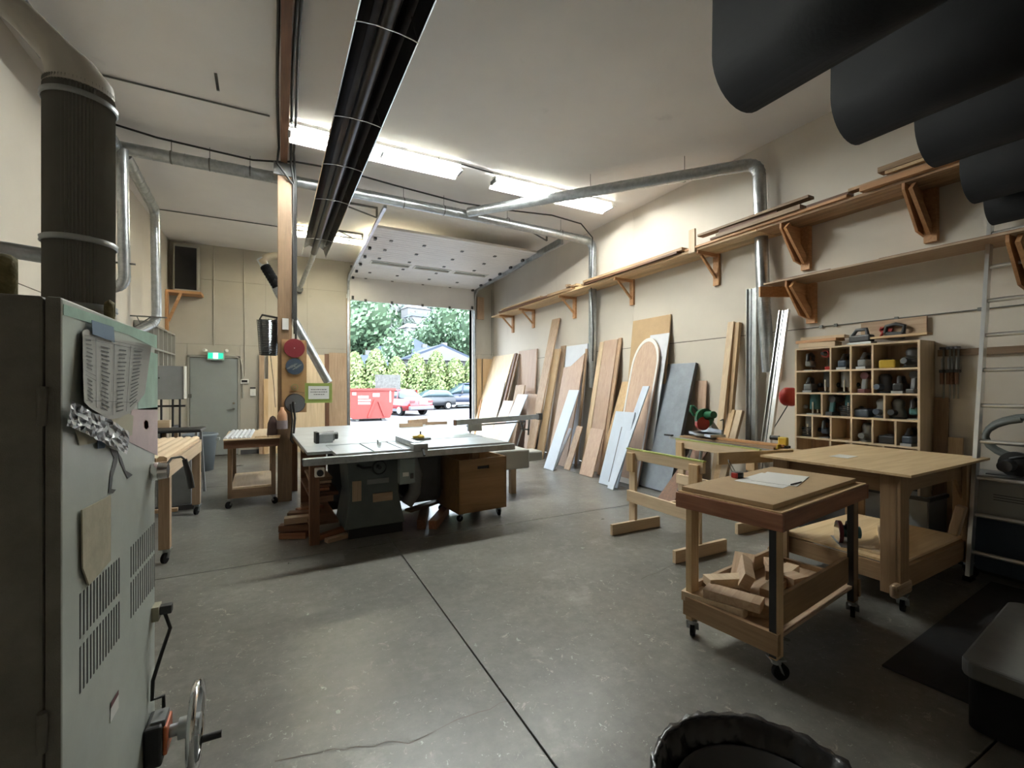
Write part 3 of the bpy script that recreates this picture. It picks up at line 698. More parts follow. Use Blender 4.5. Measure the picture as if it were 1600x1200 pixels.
obj('collar', MB().lathe([(.084, ztop), (.084, ztop + .05), (.078, ztop + .058)], Matrix.Translation(bc), 36), mat('cream_collar', (.40, .38, .32), .5), bd, True)
for zz in (ztop + .05, ztop + .245, 2.37):
    obj('band_clamp', MB().lathe([(.084, zz - .009), (.088, zz - .006), (.086, zz), (.088, zz + .006), (.084, zz + .009)], Matrix.Translation(bc), 36), M['steel2'], bd, True)
# pale hopper that the ribbed duct feeds into
m = MB(); tp = V((-.62, 1.80, 2.41))
K = 20; a = V((bc.x, bc.y, 2.40)); 
pts = [a, a + V((0, 0, .02)), a + V((-.02, 0, .07)), a + V((-.05, 0, .11)), a + V((-.13, .02, .20)), a + V((-.45, .05, .45)), a + V((-.8, .1, .7))]
obj('transition', m.tube(pts, [.082, .08, .062, .045, .04, .04, .04], 24), mat('pale_sheet_metal', (.66, .62, .56), .6), bd, True)
# pale vertical pipe with red tape, far left, plus the short horizontal pipe
vp = thing('vertical_pipe', 'pale vertical pipe with red tape band at the left picture edge', 'pipe', (-1.02, 2.0, 0))
pc = V((-1.02, 2.0, 0))
obj('pipe', MB().cyl(pc + V((0, 0, ztop)), pc + V((0, 0, 2.2)), .062, n=20).cyl(pc, pc + V((0, 0, ztop)), .062, n=20), mat('pale_pipe', (.50, .50, .46), .4), vp, True)
obj('red_tape', MB().cyl(pc + V((0, 0, 1.98)), pc + V((0, 0, 2.07)), .0635, n=20).cyl(pc + V((0, 0, 2.09)), pc + V((0, 0, 2.13)), .0635, n=20), M['darkred'], vp, True)
duct('short_pipe', 'short galvanised pipe with grey coupling between red-taped pipe and pleated cylinder', [(-1.0, 2.3, 2.03), (-.66, 2.25, 1.99)], .028)

# ================================================================ BLACK BELTS hanging in the right foreground
YB = 1.36
for i, (ub, zb) in enumerate(((1158, 2.80), (1330, 2.885), (1455, 2.98), (1519, 2.86), (1552, 2.76))):
    r = ray(ub); xb = YB * r[0] / r[1] if i < 4 else 4.86
    hw = (.20, .21, .24, .22, .16)[i]; zt = 3.95
    pr = []
    for k in range(17):
        a = math.pi * k / 16; pr.append((-hw * math.cos(a) , -hw * .95 * math.sin(a)))
    base = [(x, z + hw * .95) for x, z in pr]
    loop = [(x * 1.0, z) for x, z in base] + [(hw * .95, .55), (hw * .45, zt - zb - .06), (.0, zt - zb), (-hw * .45, zt - zb - .06), (-hw * .97, .55)]
    n = len(loop); mB = MB(); vs = []
    for (yy) in (YB, -.25):
        for x, z in loop: vs.append((xb + x, yy, zb + z))
    for (yy) in (YB, -.25):
        for x, z in loop: vs.append((xb + x * .985, yy, zb + .004 + z * .998))
    fs = []
    for k in range(n):
        j = (k + 1) % n
        fs += [(k, k + n, j + n, j), (k + 2 * n, j + 2 * n, j + 3 * n, k + 3 * n), (k, j, j + 2 * n, k + 2 * n), (k + n, k + 3 * n, j + 3 * n, j + n)]
    mB.add(vs, fs, smooth=False)
    for q in range(len(mB.s)): mB.s[q] = (q % 4 in (0, 1))
    lb = ['leftmost wide black sanding belt hanging in a loop from ceiling', 'second wide black sanding belt from the left, hanging from ceiling', 'third black sanding belt from the left, just above the wall shelf end', 'fourth black sanding belt, hanging over the ladder top', 'rightmost black sanding belt at picture edge beside the ladder'][i]
    t = thing('sanding_belt', lb, 'sanding belt', (xb, .55, zb), group='wide sanding belts hanging on pegs')
    obj('belt', mB, M['rubber'], t, True)
    m = MB(); m.cyl((xb, -.35, zt - .03), (xb, YB + .1, zt - .03), .025, n=10); m.bar((xb, -.3, zt - .03), (xb, -.3, ZC), .04, .04, up=(0, 1, 0)); m.bar((xb, .55, zt - .03), (xb, .55, ZC), .04, .04, up=(0, 1, 0))
    one('belt_peg', 'steel peg hung from ceiling inside the ' + ['leftmost', 'second', 'third', 'fourth', 'rightmost'][i] + ' black belt', 'peg', m, M['iron'], 'pegs carrying the sanding belts')

# ================================================================ WALL SHELVES
def bracket(y, z, dep, drop, par, style='thin', tc_='cedar'):
    m = MB(); X = XR - .002
    if style == 'thin':
        m.bx(X - .04, X, y - .045, y + .045, z - drop, z); m.bx(X - dep, X - .04, y - .02, y + .02, z - .045, z); m.bar((X - dep * .8, y, z - .05), (X - .04, y, z - drop * .75), .035, .03, up=(0, 1, 0))
    else:
        Mx = Matrix(((1, 0, 0, X - dep), (0, 0, -1, y + .02), (0, 1, 0, z), (0, 0, 0, 1)))
        m.prism([(0, 0), (0, -.06), (dep - .16, -drop * .8), (dep, -drop * .86), (dep, 0)], .022, Mx)
        m.bx(X - .05, X, y - .1, y - .002, z - drop, z); m.bar((X - dep + .02, y - .05, z - .04), (X - .05, y - .05, z - drop * .8), .10, .03, up=(0, 1, 0))
    return obj('bracket', m, M[tc_ + 'X'], par, True)
ZS = 3.38
sh = thing('lumber_shelf', 'long high timber shelf on brackets along right wall', 'shelf', (5.24, 6, ZS))
brk = [10.47, 9.4, 7.69, 5.97, 4.27, 3.11, 1.98, .6]
for i, y in enumerate(brk): bracket(y, ZS, .42, .44 if i < 5 else .5, sh, 'thin' if i < 5 else 'gusset')
# shelf boards
for k, x in enumerate((5.06, 5.165, 5.27, 5.375)):
    for ya, yb in ((-.2, 3.4), (3.41, 7.6), (7.61, 10.95)):
        obj('board', MB().bx(x, x + .1, ya, yb, ZS + .001, ZS + .03), M['pineY'] if ya > 3 else M['roughY'], sh, True)
# loose stock lying on the shelf
def stick(name, label, p0, p1, w_, t_, mt, group=None): return one(name, label, 'board', MB().bar(p0, p1, w_, t_), mt, group)
LZ = ZS + .045
loose = []
def pile(ya, yb, layers, tag_, seed):
    g = random.Random(seed); z = LZ - .014
    names = ['bottom', 'second', 'third', 'fourth', 'top']
    for L_ in range(layers):
        a_, b_ = ya - g.uniform(0, .5) * (L_ > 0), yb + g.uniform(0, .5) * (L_ > 0); th_ = g.choice((.028, .038, .05)); z += th_ / 2
        for r_, x in enumerate((5.085, 5.22, 5.34)):
            if L_ and g.random() < .25 and r_: continue
            wd = g.uniform(.09, .125); dx = g.uniform(-.035, .004); sk = g.uniform(-.02, .02)
            mt = g.choice(('rough', 'rough', 'pine', 'cedar', 'brown')); cn = {'rough': 'rough weathered', 'pine': 'pale', 'cedar': 'orange', 'brown': 'dark brown'}[mt]
            one('loose_board', '%s %s board, %s layer, %s on high shelf' % (['front', 'middle', 'rear'][r_], cn, names[L_], tag_), 'board',
                MB().bar((x + dx - sk, a_ + g.uniform(-.2, .2), z), (x + dx + sk, b_ + g.uniform(-.2, .2), z), th_, wd, up=(1, 0, 0)), M[mt + 'Y'], 'loose boards on the high lumber shelf')
        z += th_ / 2 + .004
pile(10.6, 7.9, 2, 'over far brackets', 3)
pile(7.9, 7.1, 3, 'in short pile by main duct', 5)
pile(6.9, 4.5, 2, 'in middle stretch', 8)
pile(4.3, 2.6, 4, 'by the branch duct', 9)
pile(2.4, .2, 4, 'at near dark end', 12)
one('end_stop', 'short upright board sticking up in front of the high shelf', 'board', MB().bx(5.025, 5.055, 4.28, 4.38, ZS - .02, ZS + .30), M['mapleZ'])
# lower plywood shelf
Z2 = 2.71
s2 = thing('lower_shelf', 'lower plywood shelf on right wall above the tool cubbies', 'shelf', (5.24, 2.2, Z2))
obj('board', MB().bx(5.03, 5.46, .1, 3.3, Z2, Z2 + .018), M['oakY'], s2, True)
bracket(3.05, Z2, .42, .46, s2, 'gusset'); bracket(1.32, Z2, .42, .46, s2, 'gusset')
obj('arm', MB().bar((5.03, 3.35, Z2 - .07), (5.44, 3.16, Z2 - .07), .03, .12, up=(0, 0, 1)), M['cedarX'], s2, True)
for k, (ya, yb, mt) in enumerate(((3.2, 2.6, 'brown'), (2.6, .6, 'rough'), (2.2, 1.0, 'brown'))):
    one('loose_strip', ['short dark strip at left end of the lower shelf', 'long thin brown strip lying on the lower shelf', 'dark thin strip stacked on the lower shelf, middle'][k], 'board', MB().bx(5.05 + .03 * k, 5.14 + .03 * k, yb, ya, Z2 + .02 + .012 * (k > 0) * (k - 1), Z2 + .03 + .012 * (k > 0) * (k - 1)), M[mt + 'Y'], 'strips on the lower shelf')

# ================================================================ LEANING SHEETS AND BOARDS
def lean(name, label, cat, ut0, ut1, vt, u2, v2, Xt, th, mt, group='sheets and boards leaning on right wall', poly=None, z0=0):
    """upper edge from ut0 to ut1 at height vt (pixel of the right corner); right edge passes (u2, v2)"""
    r0, r1 = ray(ut0), ray(ut1)
    yf, yn = Xt * r0[1] / r0[0], Xt * r1[1] / r1[0]
    top = atX(ut1, vt, Xt); p2 = atY(u2, v2, yn)
    s = (z0 - top.z) / (p2.z - top.z); xb = top.x + (p2.x - top.x) * s
    xb = max(xb, Xt - 1.2)
    L = math.hypot(Xt - xb, top.z - z0); ang = math.atan2(Xt - xb, top.z - z0)
    # local frame: x = into the wall (thickness), y = along the wall, z = up the board
    b = V((xb, (yf + yn) / 2, z0)); W = abs(yf - yn)
    t = thing(name, label, cat, b, group=group) if False else None
    m = MB()
    Mx = Matrix.Rotation(ang, 4, 'Y') @ Matrix.Translation((0, 0, 0))
    if poly is None: m.box((th / 2, 0, L / 2), (th, W, L), M=Mx)
    else:
        # polygon given in (y fraction -0.5..0.5 (+ = far), z fraction)
        P = [(y * W, z * L) for y, z in poly]
        T = Mx @ Matrix(((0, 0, 1, 0), (1, 0, 0, 0), (0, 1, 0, 0), (0, 0, 0, 1)))
        m.prism(P, th, T)
    mnx = min(v[2] for v in m.v)
    o = obj(name, m, mt, None, recenter=False, bevel=min(.003, th * .15)); o.location = b + V((0, 0, -mnx if z0 == 0 else 0)); WM[o] = Matrix.Translation(o.location)
    tag(o, label, cat, group)
    return o, W, L, Mx, th
D = M['plyZ']; O = M['oakZ']; DS = M['door_skin']; WB = M['white_board']; BB = M['blue_board']; MD = M['mdf']; PI = M['pineZ']
# back layer first
lean('plywood_sheet', 'large pale plywood sheet leaning in far right corner', 'sheet', 770, 803, 553, 780, 635, 5.40, .02, D)
lean('white_sheet', 'cream sheet leaning in front of the corner plywood', 'sheet', 779, 789, 597, 776, 650, 5.14, .018, WB)
lean('brown_board', 'dark brown board edge right of the corner plywood', 'board', 804, 807, 552, 784, 646, 5.38, .03, M['brownZ'])
lean('brown_board', 'second brown board right of the corner plywood', 'board', 808, 811, 553, 790, 640, 5.40, .03, M['postZ'])
lean('flat_door_leaf', 'pinkish tan flat door panel leaning below far shelf brackets', 'panel', 811, 839, 545, 835, 615, 5.44, .03, DS)
lean('sheet_offcut', 'small tan offcut on edge before pinkish door panel', 'panel', 806, 820, 602, 813, 640, 5.16, .03, O)
lean('sheet_offcut', 'beige low sheet left of the pale blue sheet', 'panel', 787, 803, 627, 790, 662, 5.02, .02, DS)
lean('blue_sheet', 'short pale blue primed sheet leaning left of tall tan board', 'sheet', 809, 824.5, 617, 812, 647, 4.92, .018, BB)
lean('pink_sheet', 'low pinkish white sheet right of the short pale blue sheet', 'sheet', 825, 839, 616, 835, 668, 5.04, .02, DS)
lean('tall_board', 'tallest narrow grey-tan board leaning on right wall', 'board', 862.5, 874, 497, 861, 563, 5.42, .03, M['oakZ'])
lean('orange_board', 'long orange-brown board leaning right of the tallest board', 'board', 865, 875, 545, 861, 630, 5.30, .035, M['mdf'])
lean('brown_board', 'dark brown board behind the orange-brown board', 'board', 876, 883.5, 540, 873, 620, 5.43, .03, M['oakZ'])
lean('white_sheet', 'white framed panel with brown centre left of main duct', 'panel', 885, 918, 537, 913, 600, 5.36, .03, WB)
o = lean('pink_sheet', 'tall pinkish panel with one corner cut off, left of duct', 'panel', 884, 913.5, 552, 902, 620, 5.22, .025, DS, poly=[(-.5, 0), (.5, 0), (.5, .88), (.12, .89), (-.5, 1.0)])
lean('brown_board', 'brown board edge right of the cut-corner panel', 'board', 914.5, 917, 545, 908, 640, 5.26, .03, M['oakZ'])
lean('pale_blue_board', 'narrow pale blue board leaning low in front of pink panel', 'board', 889, 904.5, 610, 890, 655, 4.92, .02, BB)
lean('white_strip', 'small white strip standing at foot of the pink panel', 'board', 889, 893, 670, 885, 690, 4.80, .02, WB)
lean('tan_offcut', 'low tan board beside the small white strip', 'board', 901, 910, 667, 903, 690, 4.94, .02, O)
lean('light_board', 'narrow light board leaning right of the main duct foot', 'board', 937, 943.5, 534, 923, 669, 5.42, .02, M['mapleZ'])
lean('oak_board', 'wide tan oak board leaning right of main duct', 'board', 944, 965, 530, 955, 600, 5.42, .03, DS)
lean('oak_board', 'narrow oak board edge right of the wide oak board', 'board', 966, 971, 528, 961, 600, 5.44, .03, O)
lean('tan_sheet', 'low tan panel leaning at foot of the wide oak board', 'panel', 923, 943.5, 672, 938, 694, 4.86, .02, DS)
lean('pine_offcut', 'low pale pine board behind the arched panel', 'board', 972, 985, 597, 968, 660, 5.40, .03, PI)
lean('mdf_sheet', 'big brown fibreboard sheet behind the arched panel', 'sheet', 989, 1048, 491, 1044, 540, 5.45, .019, MD)
lean('white_sheet', 'white sheet peeking between fibreboard and arched panel', 'sheet', 1016, 1046, 520, 1040, 560, 5.40, .012, WB)
# arched panel with a white edge band
arch = [(-.5, 0), (.5, 0)] + [(.5 * math.cos(a), .80 + .20 * math.sin(a)) for a in [math.pi * k / 20 for k in range(21)]]
pan, W, L, Mx, th = lean('arched_door_leaf', 'tall round-topped door panel with white border', 'panel', 994, 1036, 526, 1018, 630, 5.34, .03, DS, poly=arch)
m = MB(); T = Mx @ Matrix(((0, 0, 1, 0), (1, 0, 0, 0), (0, 1, 0, 0), (0, 0, 0, 1)))
k_ = .93; outer = arch; inner = [(y * .88, .035 + z * (.94)) for y, z in arch]
n = len(outer); vs = [T @ V((y * W, z * L, -.004)) for y, z in outer] + [T @ V((y * W, z * L, -.004)) for y, z in inner] + [T @ V((y * W, z * L, .0)) for y, z in inner]
m.add([tuple(v) for v in vs], [(k, (k + 1) % n, (k + 1) % n + n, k + n) for k in range(n)] + [(k + n, (k + 1) % n + n, (k + 1) % n + 2 * n, k + 2 * n) for k in range(n)])
obj('white_border', m, M['white'], pan)
lean('blue_board', 'narrow pale blue board rising behind the low blue panel', 'board', 1004, 1014, 578 + 26, 990, 673, 5.03, .02, BB)
pan, W, L, Mx, th = lean('blue_sheet', 'low pale blue panel with a slot, leaning before arched panel', 'panel', 962, 992, 645, 981, 692, 4.80, .02, BB)
obj('slot', MB().box((-.001, -.02 * W, L * .42), (.003, .012, L * .74), M=Mx), M['darkgrey'], pan)
pan, W, L, Mx, th = lean('grey_slab', 'thick grey stone-like slab leaning behind the sawhorse', 'slab', 1038, 1087, 568, 1066, 669, 5.42, .055, M['grey_slab'])
obj('edge_band', MB().box((th / 2, -W / 2 - .0015, L / 2), (th * 1.02, .003, L), M=Mx), M['slab_edge'], pan)
lean('tan_sheet', 'small tan panel behind the mitre saw', 'panel', 1087, 1104, 595, 1100, 670, 5.44, .02, DS)
lean('stud', 'pale pine stud leaning on wall, left of the pair', 'board', 1137, 1146.5, 503, 1120 + 9, 667, 5.40, .05, M['mapleZ'])
lean('stud', 'yellow pine stud leaning on wall, right of the pair', 'board', 1147.5, 1155, 504, 1143, 644, 5.42, .06, PI)
lean('short_stud', 'short yellow pine stud standing right of the tall studs', 'board', 1139, 1148, 642, 1137, 690, 5.28, .05, PI)
lean('short_stud', 'second short pine stud next to the grey channels', 'board', 1150, 1160, 643, 1148, 690, 5.30, .05, M['mapleZ'])
lean('dark_sheet', 'dark board low behind the second sawhorse', 'panel', 1085, 1110, 700, 1083, 740, 5.2, .02, M['brownZ'])
for i, (a, b, lt) in enumerate(((745, 752, 'left'), (754, 769, 'right'))):
    m = MB(); pa, pb = atY(a, 553, 11.6), atY(b, 553, 11.6); m.bx(max(pa.x, OX1 + .04), pb.x, 11.58, 11.62, 0, 2.3)
    one('corner_plank', '%s upright pine plank against far wall right of garage opening' % lt, 'board', m, M['pineZ'], 'planks against far wall right of opening')
for i, (uu, vv, du) in enumerate(((744, 624, -7), (750, 627, -9), (756, 630, -8), (762, 633, -9), (768, 625, -10))):
    p = atX(uu + 6, vv, 5.0 + .03 * i); p.y = min(p.y, 11.5); q = V((p.x - .35, p.y - .25, 0))
    one('slender_stick', '%s slender orange stick leaning in far right corner' % ['leftmost', 'second', 'middle', 'fourth', 'rightmost'][i], 'stick', MB().bar(q, p, .04, .03), M['cedarZ'], 'slender sticks in far right corner')
# grey metal channels
def channel(label, u0, u1, vt, u2, v2, Xt, mt):
    pan, W, L, Mx, th = lean('metal_channel', label, 'metal channel', u0, u1, vt, u2, v2, Xt, .012, mt, 'metal channels leaning by the tool cubbies')
    for s in (-1, 1): obj('flange', MB().box((-.012, s * (W / 2 - .004), L / 2), (.034, .006, L), M=Mx), M['alu'], pan)
    obj('web_rib', MB().box((-.003, W * .12, L / 2), (.006, .006, L), M=Mx), M['slab_edge'], pan)
channel('dull grey upright metal channel left of the duct foot', 1168, 1184, 449, 1183, 640, 5.40, M['steel2'])
channel('bright slanted metal channel leaning right of the duct foot', 1219, 1234, 484, 1213, 640, 5.36, M['alu'])
# sheets leaning on the far wall left of the opening
for i, (a, b, vt, mt, lb, off) in enumerate(((405, 413, 552, 'oakZ', 'narrow brown board leaning left of the plywood pair on far wall', .02), (412, 419, 592, 'pineZ', 'short narrow board in front of the narrow brown board', .08), (419, 507, 552, 'plyZ', 'large pale plywood sheet behind the post on far wall', .03), (507, 514, 553, 'brownZ', 'dark gap board between the two far-wall sheets', .03), (514, 546, 551, 'oakZ', 'tan door panel leaning just left of garage opening', .04))):
    pa, pb = atY(a, vt, YF - off - .05), atY(b, vt, YF - off - .05)
    x1_ = min(pb.x, OX0 - .1); W = x1_ - pa.x; H_ = pa.z
    m = MB(); m.box((0, 0, H_ / 2), (W, .02, H_ / math.cos(.04)), rx=-.04)
    mn = min(v[2] for v in m.v)
    o = obj('leaning_sheet', m, M[mt], None, recenter=False); o.location = ((pa.x + x1_) / 2, YF - off - .05 - .04 * H_ / 2, -mn); WM[o] = Matrix.Translation(o.location)
    tag(o, lb, 'sheet', 'sheets leaning on the far wall')
# ================================================================ CASTERS, CARTS
def caster(par, x, y, ang=0, h=.11, plate=True):
    """a swivel caster in the parent's local space, wheel resting on z=0"""
    rw = h * .36; ox, oy = -.022 * math.cos(ang), -.022 * math.sin(ang)
    m = MB(); m.box((x, y, h - .004), (.075, .06, .008), rz=ang); m.cyl((x, y, h - .008), (x, y, h - .03), .024, n=12)
    for s in (-1, 1):
        nx, ny = -math.sin(ang) * s * .018, math.cos(ang) * s * .018
        m.bar((x + nx, y + ny, h - .02), (x + ox + nx, y + oy + ny, rw), .034, .003, up=(math.cos(ang), math.sin(ang), 0))
    c = obj('caster', m, M['steel2'], par)
    nx, ny = -math.sin(ang) * .012, math.cos(ang) * .012
    obj('wheel', MB().cyl((x + ox - nx, y + oy - ny, rw), (x + ox + nx, y + oy + ny, rw), rw, n=18), M['rubber'], c)
    return c
for ax in 'XYZ': M['tan' + ax] = wood('tan_' + ax, (.24, .145, .07), (.34, .215, .115), ax, rand=.05)
# --- near cart
ct = thing('rolling_cart', 'nearest brown wooden cart on casters holding fibreboard and offcuts', 'cart', (2.78, 1.745, 0), R(8))
Lc, Wc = 1.16, .56; CH = .115
M['rosy'] = wood('rosy_fir', (.20, .075, .035), (.33, .14, .07), 'X', 1, .5, .05); M['rosyY'] = wood('rosy_fir_y', (.20, .075, .035), (.33, .14, .07), 'Y', 1, .5, .05)
for sx_ in (-1, 1):
    for sy_ in (-1, 1):
        x, y = sx_ * (Lc / 2 - .05), sy_ * (Wc / 2 - .04)
        obj('leg', MB().box((x, y, (CH + .80) / 2), (.075, .04, .80 - CH)), M['pineZ'] if sy_ > 0 or sx_ < 0 else M['postZ'], ct, bevel=.003)
        if sy_ < 0 or sx_ > 0: obj('dark_strip', MB().box((x - sx_ * .0 - .0385, y, (CH + .80) / 2), (.003, .035, .78 - CH)), M['black'], ct, label='black painted strip') if sx_ > -2 else None
        caster(ct, x, y, R(200 + 25 * sx_ + 30 * sy_), CH)
obj('apron', MB().box((-Lc / 2 - .012, 0, .835), (.025, Wc + .05, .09)), M['rosyY'], ct, bevel=.004)
obj('apron', MB().box((Lc / 2 + .012, 0, .835), (.025, Wc + .05, .09)), M['rosyY'], ct, bevel=.004)
obj('apron', MB().box((0, -Wc / 2 - .012, .835), (Lc, .025, .09)), M['rosy'], ct, bevel=.004)
obj('apron', MB().box((0, Wc / 2 + .012, .835), (Lc, .025, .09)), M['rosy'], ct, bevel=.004)
obj('tabletop', MB().box((0, 0, .883), (Lc + .03, Wc + .03, .008)), M['pineX'], ct)
one('fibreboard_sheet', 'smooth tan fibreboard sheet lying on the nearest cart', 'sheet', MB().box((2.77, 1.76, .902), (1.14, .53, .026), rz=R(8)), M['mdf'], bevel=.002)
m = MB(); m.box((0, 0, .215), (Lc - .04, Wc - .06, .018)); obj('lower_shelf', m, M['oakX'], ct)
obj('rail', MB().box((0, -Wc / 2 + .055, .33), (Lc - .22, .022, .16)), M['tanX'], ct)
obj('rail', MB().box((-Lc / 2 + .015, 0, .20), (.03, Wc - .02, .11)), M['tanY'], ct); obj('rail', MB().box((Lc / 2 - .015, 0, .20), (.03, Wc - .02, .11)), M['tanY'], ct)
obj('rail', MB().box((0, Wc / 2 - .03, .27), (Lc - .18, .022, .1)), M['oakX'], ct)
cw = WM[ct]
def in_cart(p): return cw @ V(p)
offc = [((-.48, .12, .255), (.15, .35, .055), 10, 0, 'long lower'), ((-.47, .02, .31), (.12, .30, .05), 14, 0, 'upper front'), ((-.36, -.08, .262), (.12, .14, .07), 30, 0, 'small square'),
        ((-.33, .14, .33), (.09, .25, .05), 60, 0, 'slanted'), ((-.18, .1, .36), (.06, .34, .09), -60, 25, 'steep notched'), ((-.12, .15, .33), (.30, .12, .03), 20, -28, 'wide tilted'),
        ((-.02, .0, .26), (.28, .08, .05), 8, 0, 'flat lower'), ((.08, .05, .30), (.10, .09, .06), 25, 0, 'cube-like'), ((.16, -.04, .27), (.13, .1, .07), -15, 0, 'chunky'),
        ((.30, .06, .26), (.22, .08, .05), 5, 0, 'rear flat'), ((.22, .13, .30), (.16, .06, .05), 35, 0, 'rear crossed'), ((-.22, -.12, .25), (.30, .07, .045), -8, 0, 'front flat')]
for i, (p, s, rz, ry, adj) in enumerate(offc):
    wp = in_cart(p)
    o = obj('wood_offcut', MB().box((0, 0, 0), s), M['oakX'] if i % 3 else M['mapleX'], None, recenter=False, bevel=.002); o.location = wp; o.rotation_euler = (0, R(ry), R(8 + rz))
    tag(o, adj + ' pale wood offcut in the nearest cart\'s lower tray', 'offcut', 'offcuts in the nearest cart')
# papers and tape measure on near cart
def flat_paper(name, label, u, v, z, w_, h_, rz, mt='paper', cat='paper'):
    p = atZ(u, v, z); o = one(name, label, cat, MB().box((0, 0, .0008), (w_, h_, .0016)), M[mt]); o.location = (p.x, p.y, z); o.rotation_euler = (0, 0, rz); return o
flat_paper('drawing_sheet', 'lower white drawing sheet on the nearest cart', 1205, 750, .9155, .42, .28, R(12))
flat_paper('drawing_sheet', 'upper white paper sheet with pencil on nearest cart', 1220, 748, .9175, .40, .25, R(20))
one('pencil', 'small dark pencil on the papers of nearest cart', 'pencil', MB().cyl(atZ(1236, 757, .923), atZ(1252, 753, .923), .004, n=6), M['black'])
p = atZ(1152, 746, .915)
t = thing('tape_measure', 'round red and black tape measure on the nearest cart', 'tape measure', p)
obj('case', MB().lathe([(.0, 0), (.034, 0), (.038, .006), (.038, .03), (.034, .036), (0, .036)], n=24), M['black'], t)
obj('red_front', MB().box((-.03, -.005, .018), (.03, .04, .034)), M['red'], t, bevel=.006)
obj('wire_loop', MB().tube([(-.02, .02, .03), (-.03, .04, .08), (-.01, .06, .11), (.02, .05, .06), (.03, .03, .02)], .0025, 6), M['iron'], t)

# --- big plywood bench on casters
BH = .93
bn = thing('plywood_bench', 'large plywood-topped bench on casters beside the nearest cart', 'workbench', (4.30, 1.90, 0), R(2))
Lb, Wb = 1.18, .82
obj('tabletop', MB().box((.02, 0, BH + .009), (1.46, 1.0, .018)), M['ply'], bn, bevel=.002)
for sx_ in (-1, 1):
    for sy_ in (-1, 1):
        x, y = sx_ * Lb / 2, sy_ * Wb / 2
        l = obj('leg', MB().box((x, y, (BH + .12) / 2), (.13, .03, BH - .12)).box((x + sx_ * .05, y - sy_ * .05, (BH + .12) / 2), (.03, .10, BH - .12)), M['tanZ'], bn, bevel=.003)
        caster(bn, x, y, R(150 + 40 * sx_ * sy_), .12)
    # apron and gusset on each end
    Mx = Matrix(((0, 0, 1, sx_ * Lb / 2), (1, 0, 0, 0), (0, 1, 0, 0), (0, 0, 0, 1)))
    obj('end_apron', MB().prism([(-Wb / 2, BH - .14), (Wb / 2, BH - .14), (Wb / 2, BH), (-Wb / 2, BH)], .022, Mx), M['tanY'], bn)
    obj('end_rail', MB().box((sx_ * Lb / 2, 0, .23), (.025, Wb, .12)), M['tanY'], bn)
for sy_ in (-1, 1):
    Mx = Matrix(((1, 0, 0, 0), (0, 0, 1, sy_ * (Wb / 2 - .02)), (0, 1, 0, 0), (0, 0, 0, 1)))
    obj('long_apron', MB().prism([(-Lb / 2, BH), (Lb / 2, BH), (Lb / 2, BH - .32), (Lb / 2 - .16, BH - .14), (-Lb / 2 + .22, BH - .14), (-Lb / 2, BH - .34)], .022, Mx), M['tanX'], bn)
    obj('long_rail', MB().box((0, sy_ * (Wb / 2 - .01), .22), (Lb, .03, .15)), M['tanX'], bn)
    obj('foot_block', MB().box((0 - Lb / 2 - .02, sy_ * Wb / 2, .165), (.24, .05, .09)), M['oakX'], bn, bevel=.02)
obj('lower_shelf', MB().box((0, 0, .305), (Lb - .03, Wb - .05, .018)), M['ply'], bn)
obj('side_block', MB().box((Lb / 2 - .13, -Wb / 2 + .02, .46), (.07, .06, .24), rx=.2), M['oakZ'], bn, bevel=.008)
flat_paper('white_note', 'single white sheet on the large plywood bench', 1318, 713, BH + .019, .20, .13, R(5))
o = one('thin_board', 'thin pale board projecting left under the plywood bench top', 'board', MB().bar((3.25, 2.53, BH - .012), (4.0, 2.36, BH - .012), .10, .018, up=(0, 1, 0)), M['ply'])
# circular saw and a board on the bench's lower shelf
def P3(M4, p): return M4 @ V(p)
cs = thing('circular_saw', 'blue-grey circular saw on the plywood bench\'s lower shelf', 'power tool', tuple(WM[bn] @ V((-.42, .0, .314))), R(40))
obj('base_plate', MB().box((0, 0, .004), (.28, .13, .005)), M['steel2'], cs); obj('blade_guard', MB().cyl((0, .03, .08), (0, .055, .08), .085, n=24), M['darkred'], cs)
obj('motor', MB().cyl((0, .03, .09), (0, -.09, .09), .045, n=16), M['teal'], cs); obj('handle', MB().tube([(-.02, .0, .1), (-.05, 0, .17), (-.12, 0, .17), (-.15, 0, .1), (-.12, 0, .05)], .015, 10), M['black'], cs)
obj('blade', MB().cyl((0, .056, .07), (0, .058, .07), .08, n=28), M['chrome'], cs)
for k, (p, s, rz, lb) in enumerate((((-.05, -.12, .335), (.5, .10, .04), 25, 'straight tan board lying on the plywood bench\'s lower shelf'), ((-.33, -.2, .325), (.35, .2, .02), 5, 'flat tan panel under the saw on bench\'s lower shelf'))):
    o = obj('shelf_board', MB().box((0, 0, 0), s), M['mapleX'], None, recenter=False, bevel=.002); o.location = WM[bn] @ V(p); o.rotation_euler = (0, 0, R(rz)); tag(o, lb, 'board')
# dark crates seen under the bench, against the wall
for k, (x, y, w_, h_, mt, lb) in enumerate(((5.2, 2.7, .55, .62, 'darkgrey', 'dark grey plastic bin behind the plywood bench'), (5.22, 2.05, .5, .55, 'midgrey', 'grey wire-look crate behind the right bench leg'))):
    t = thing('storage_bin', lb, 'bin', (x, y, 0))
    m = MB(); a, b = .2, w_ / 2
    for (cx_, cy_, sx_, sy_) in ((-a, 0, .012, w_), (a, 0, .012, w_), (0, -b, 2 * a, .012), (0, b, 2 * a, .012)): m.box((cx_, cy_, h_ / 2), (sx_, sy_, h_))
    m.box((0, 0, .01), (2 * a, w_, .02)); obj('body', m, M[mt], t)
    obj('rim', MB().box((-a - .01, 0, h_ - .02), (.02, w_ + .04, .03)).box((a, 0, h_ - .02), (.02, w_ + .04, .03)).box((0, -b - .01, h_ - .02), (2 * a, .02, .03)).box((0, b + .01, h_ - .02), (2 * a, .02, .03)), M['black'], t)

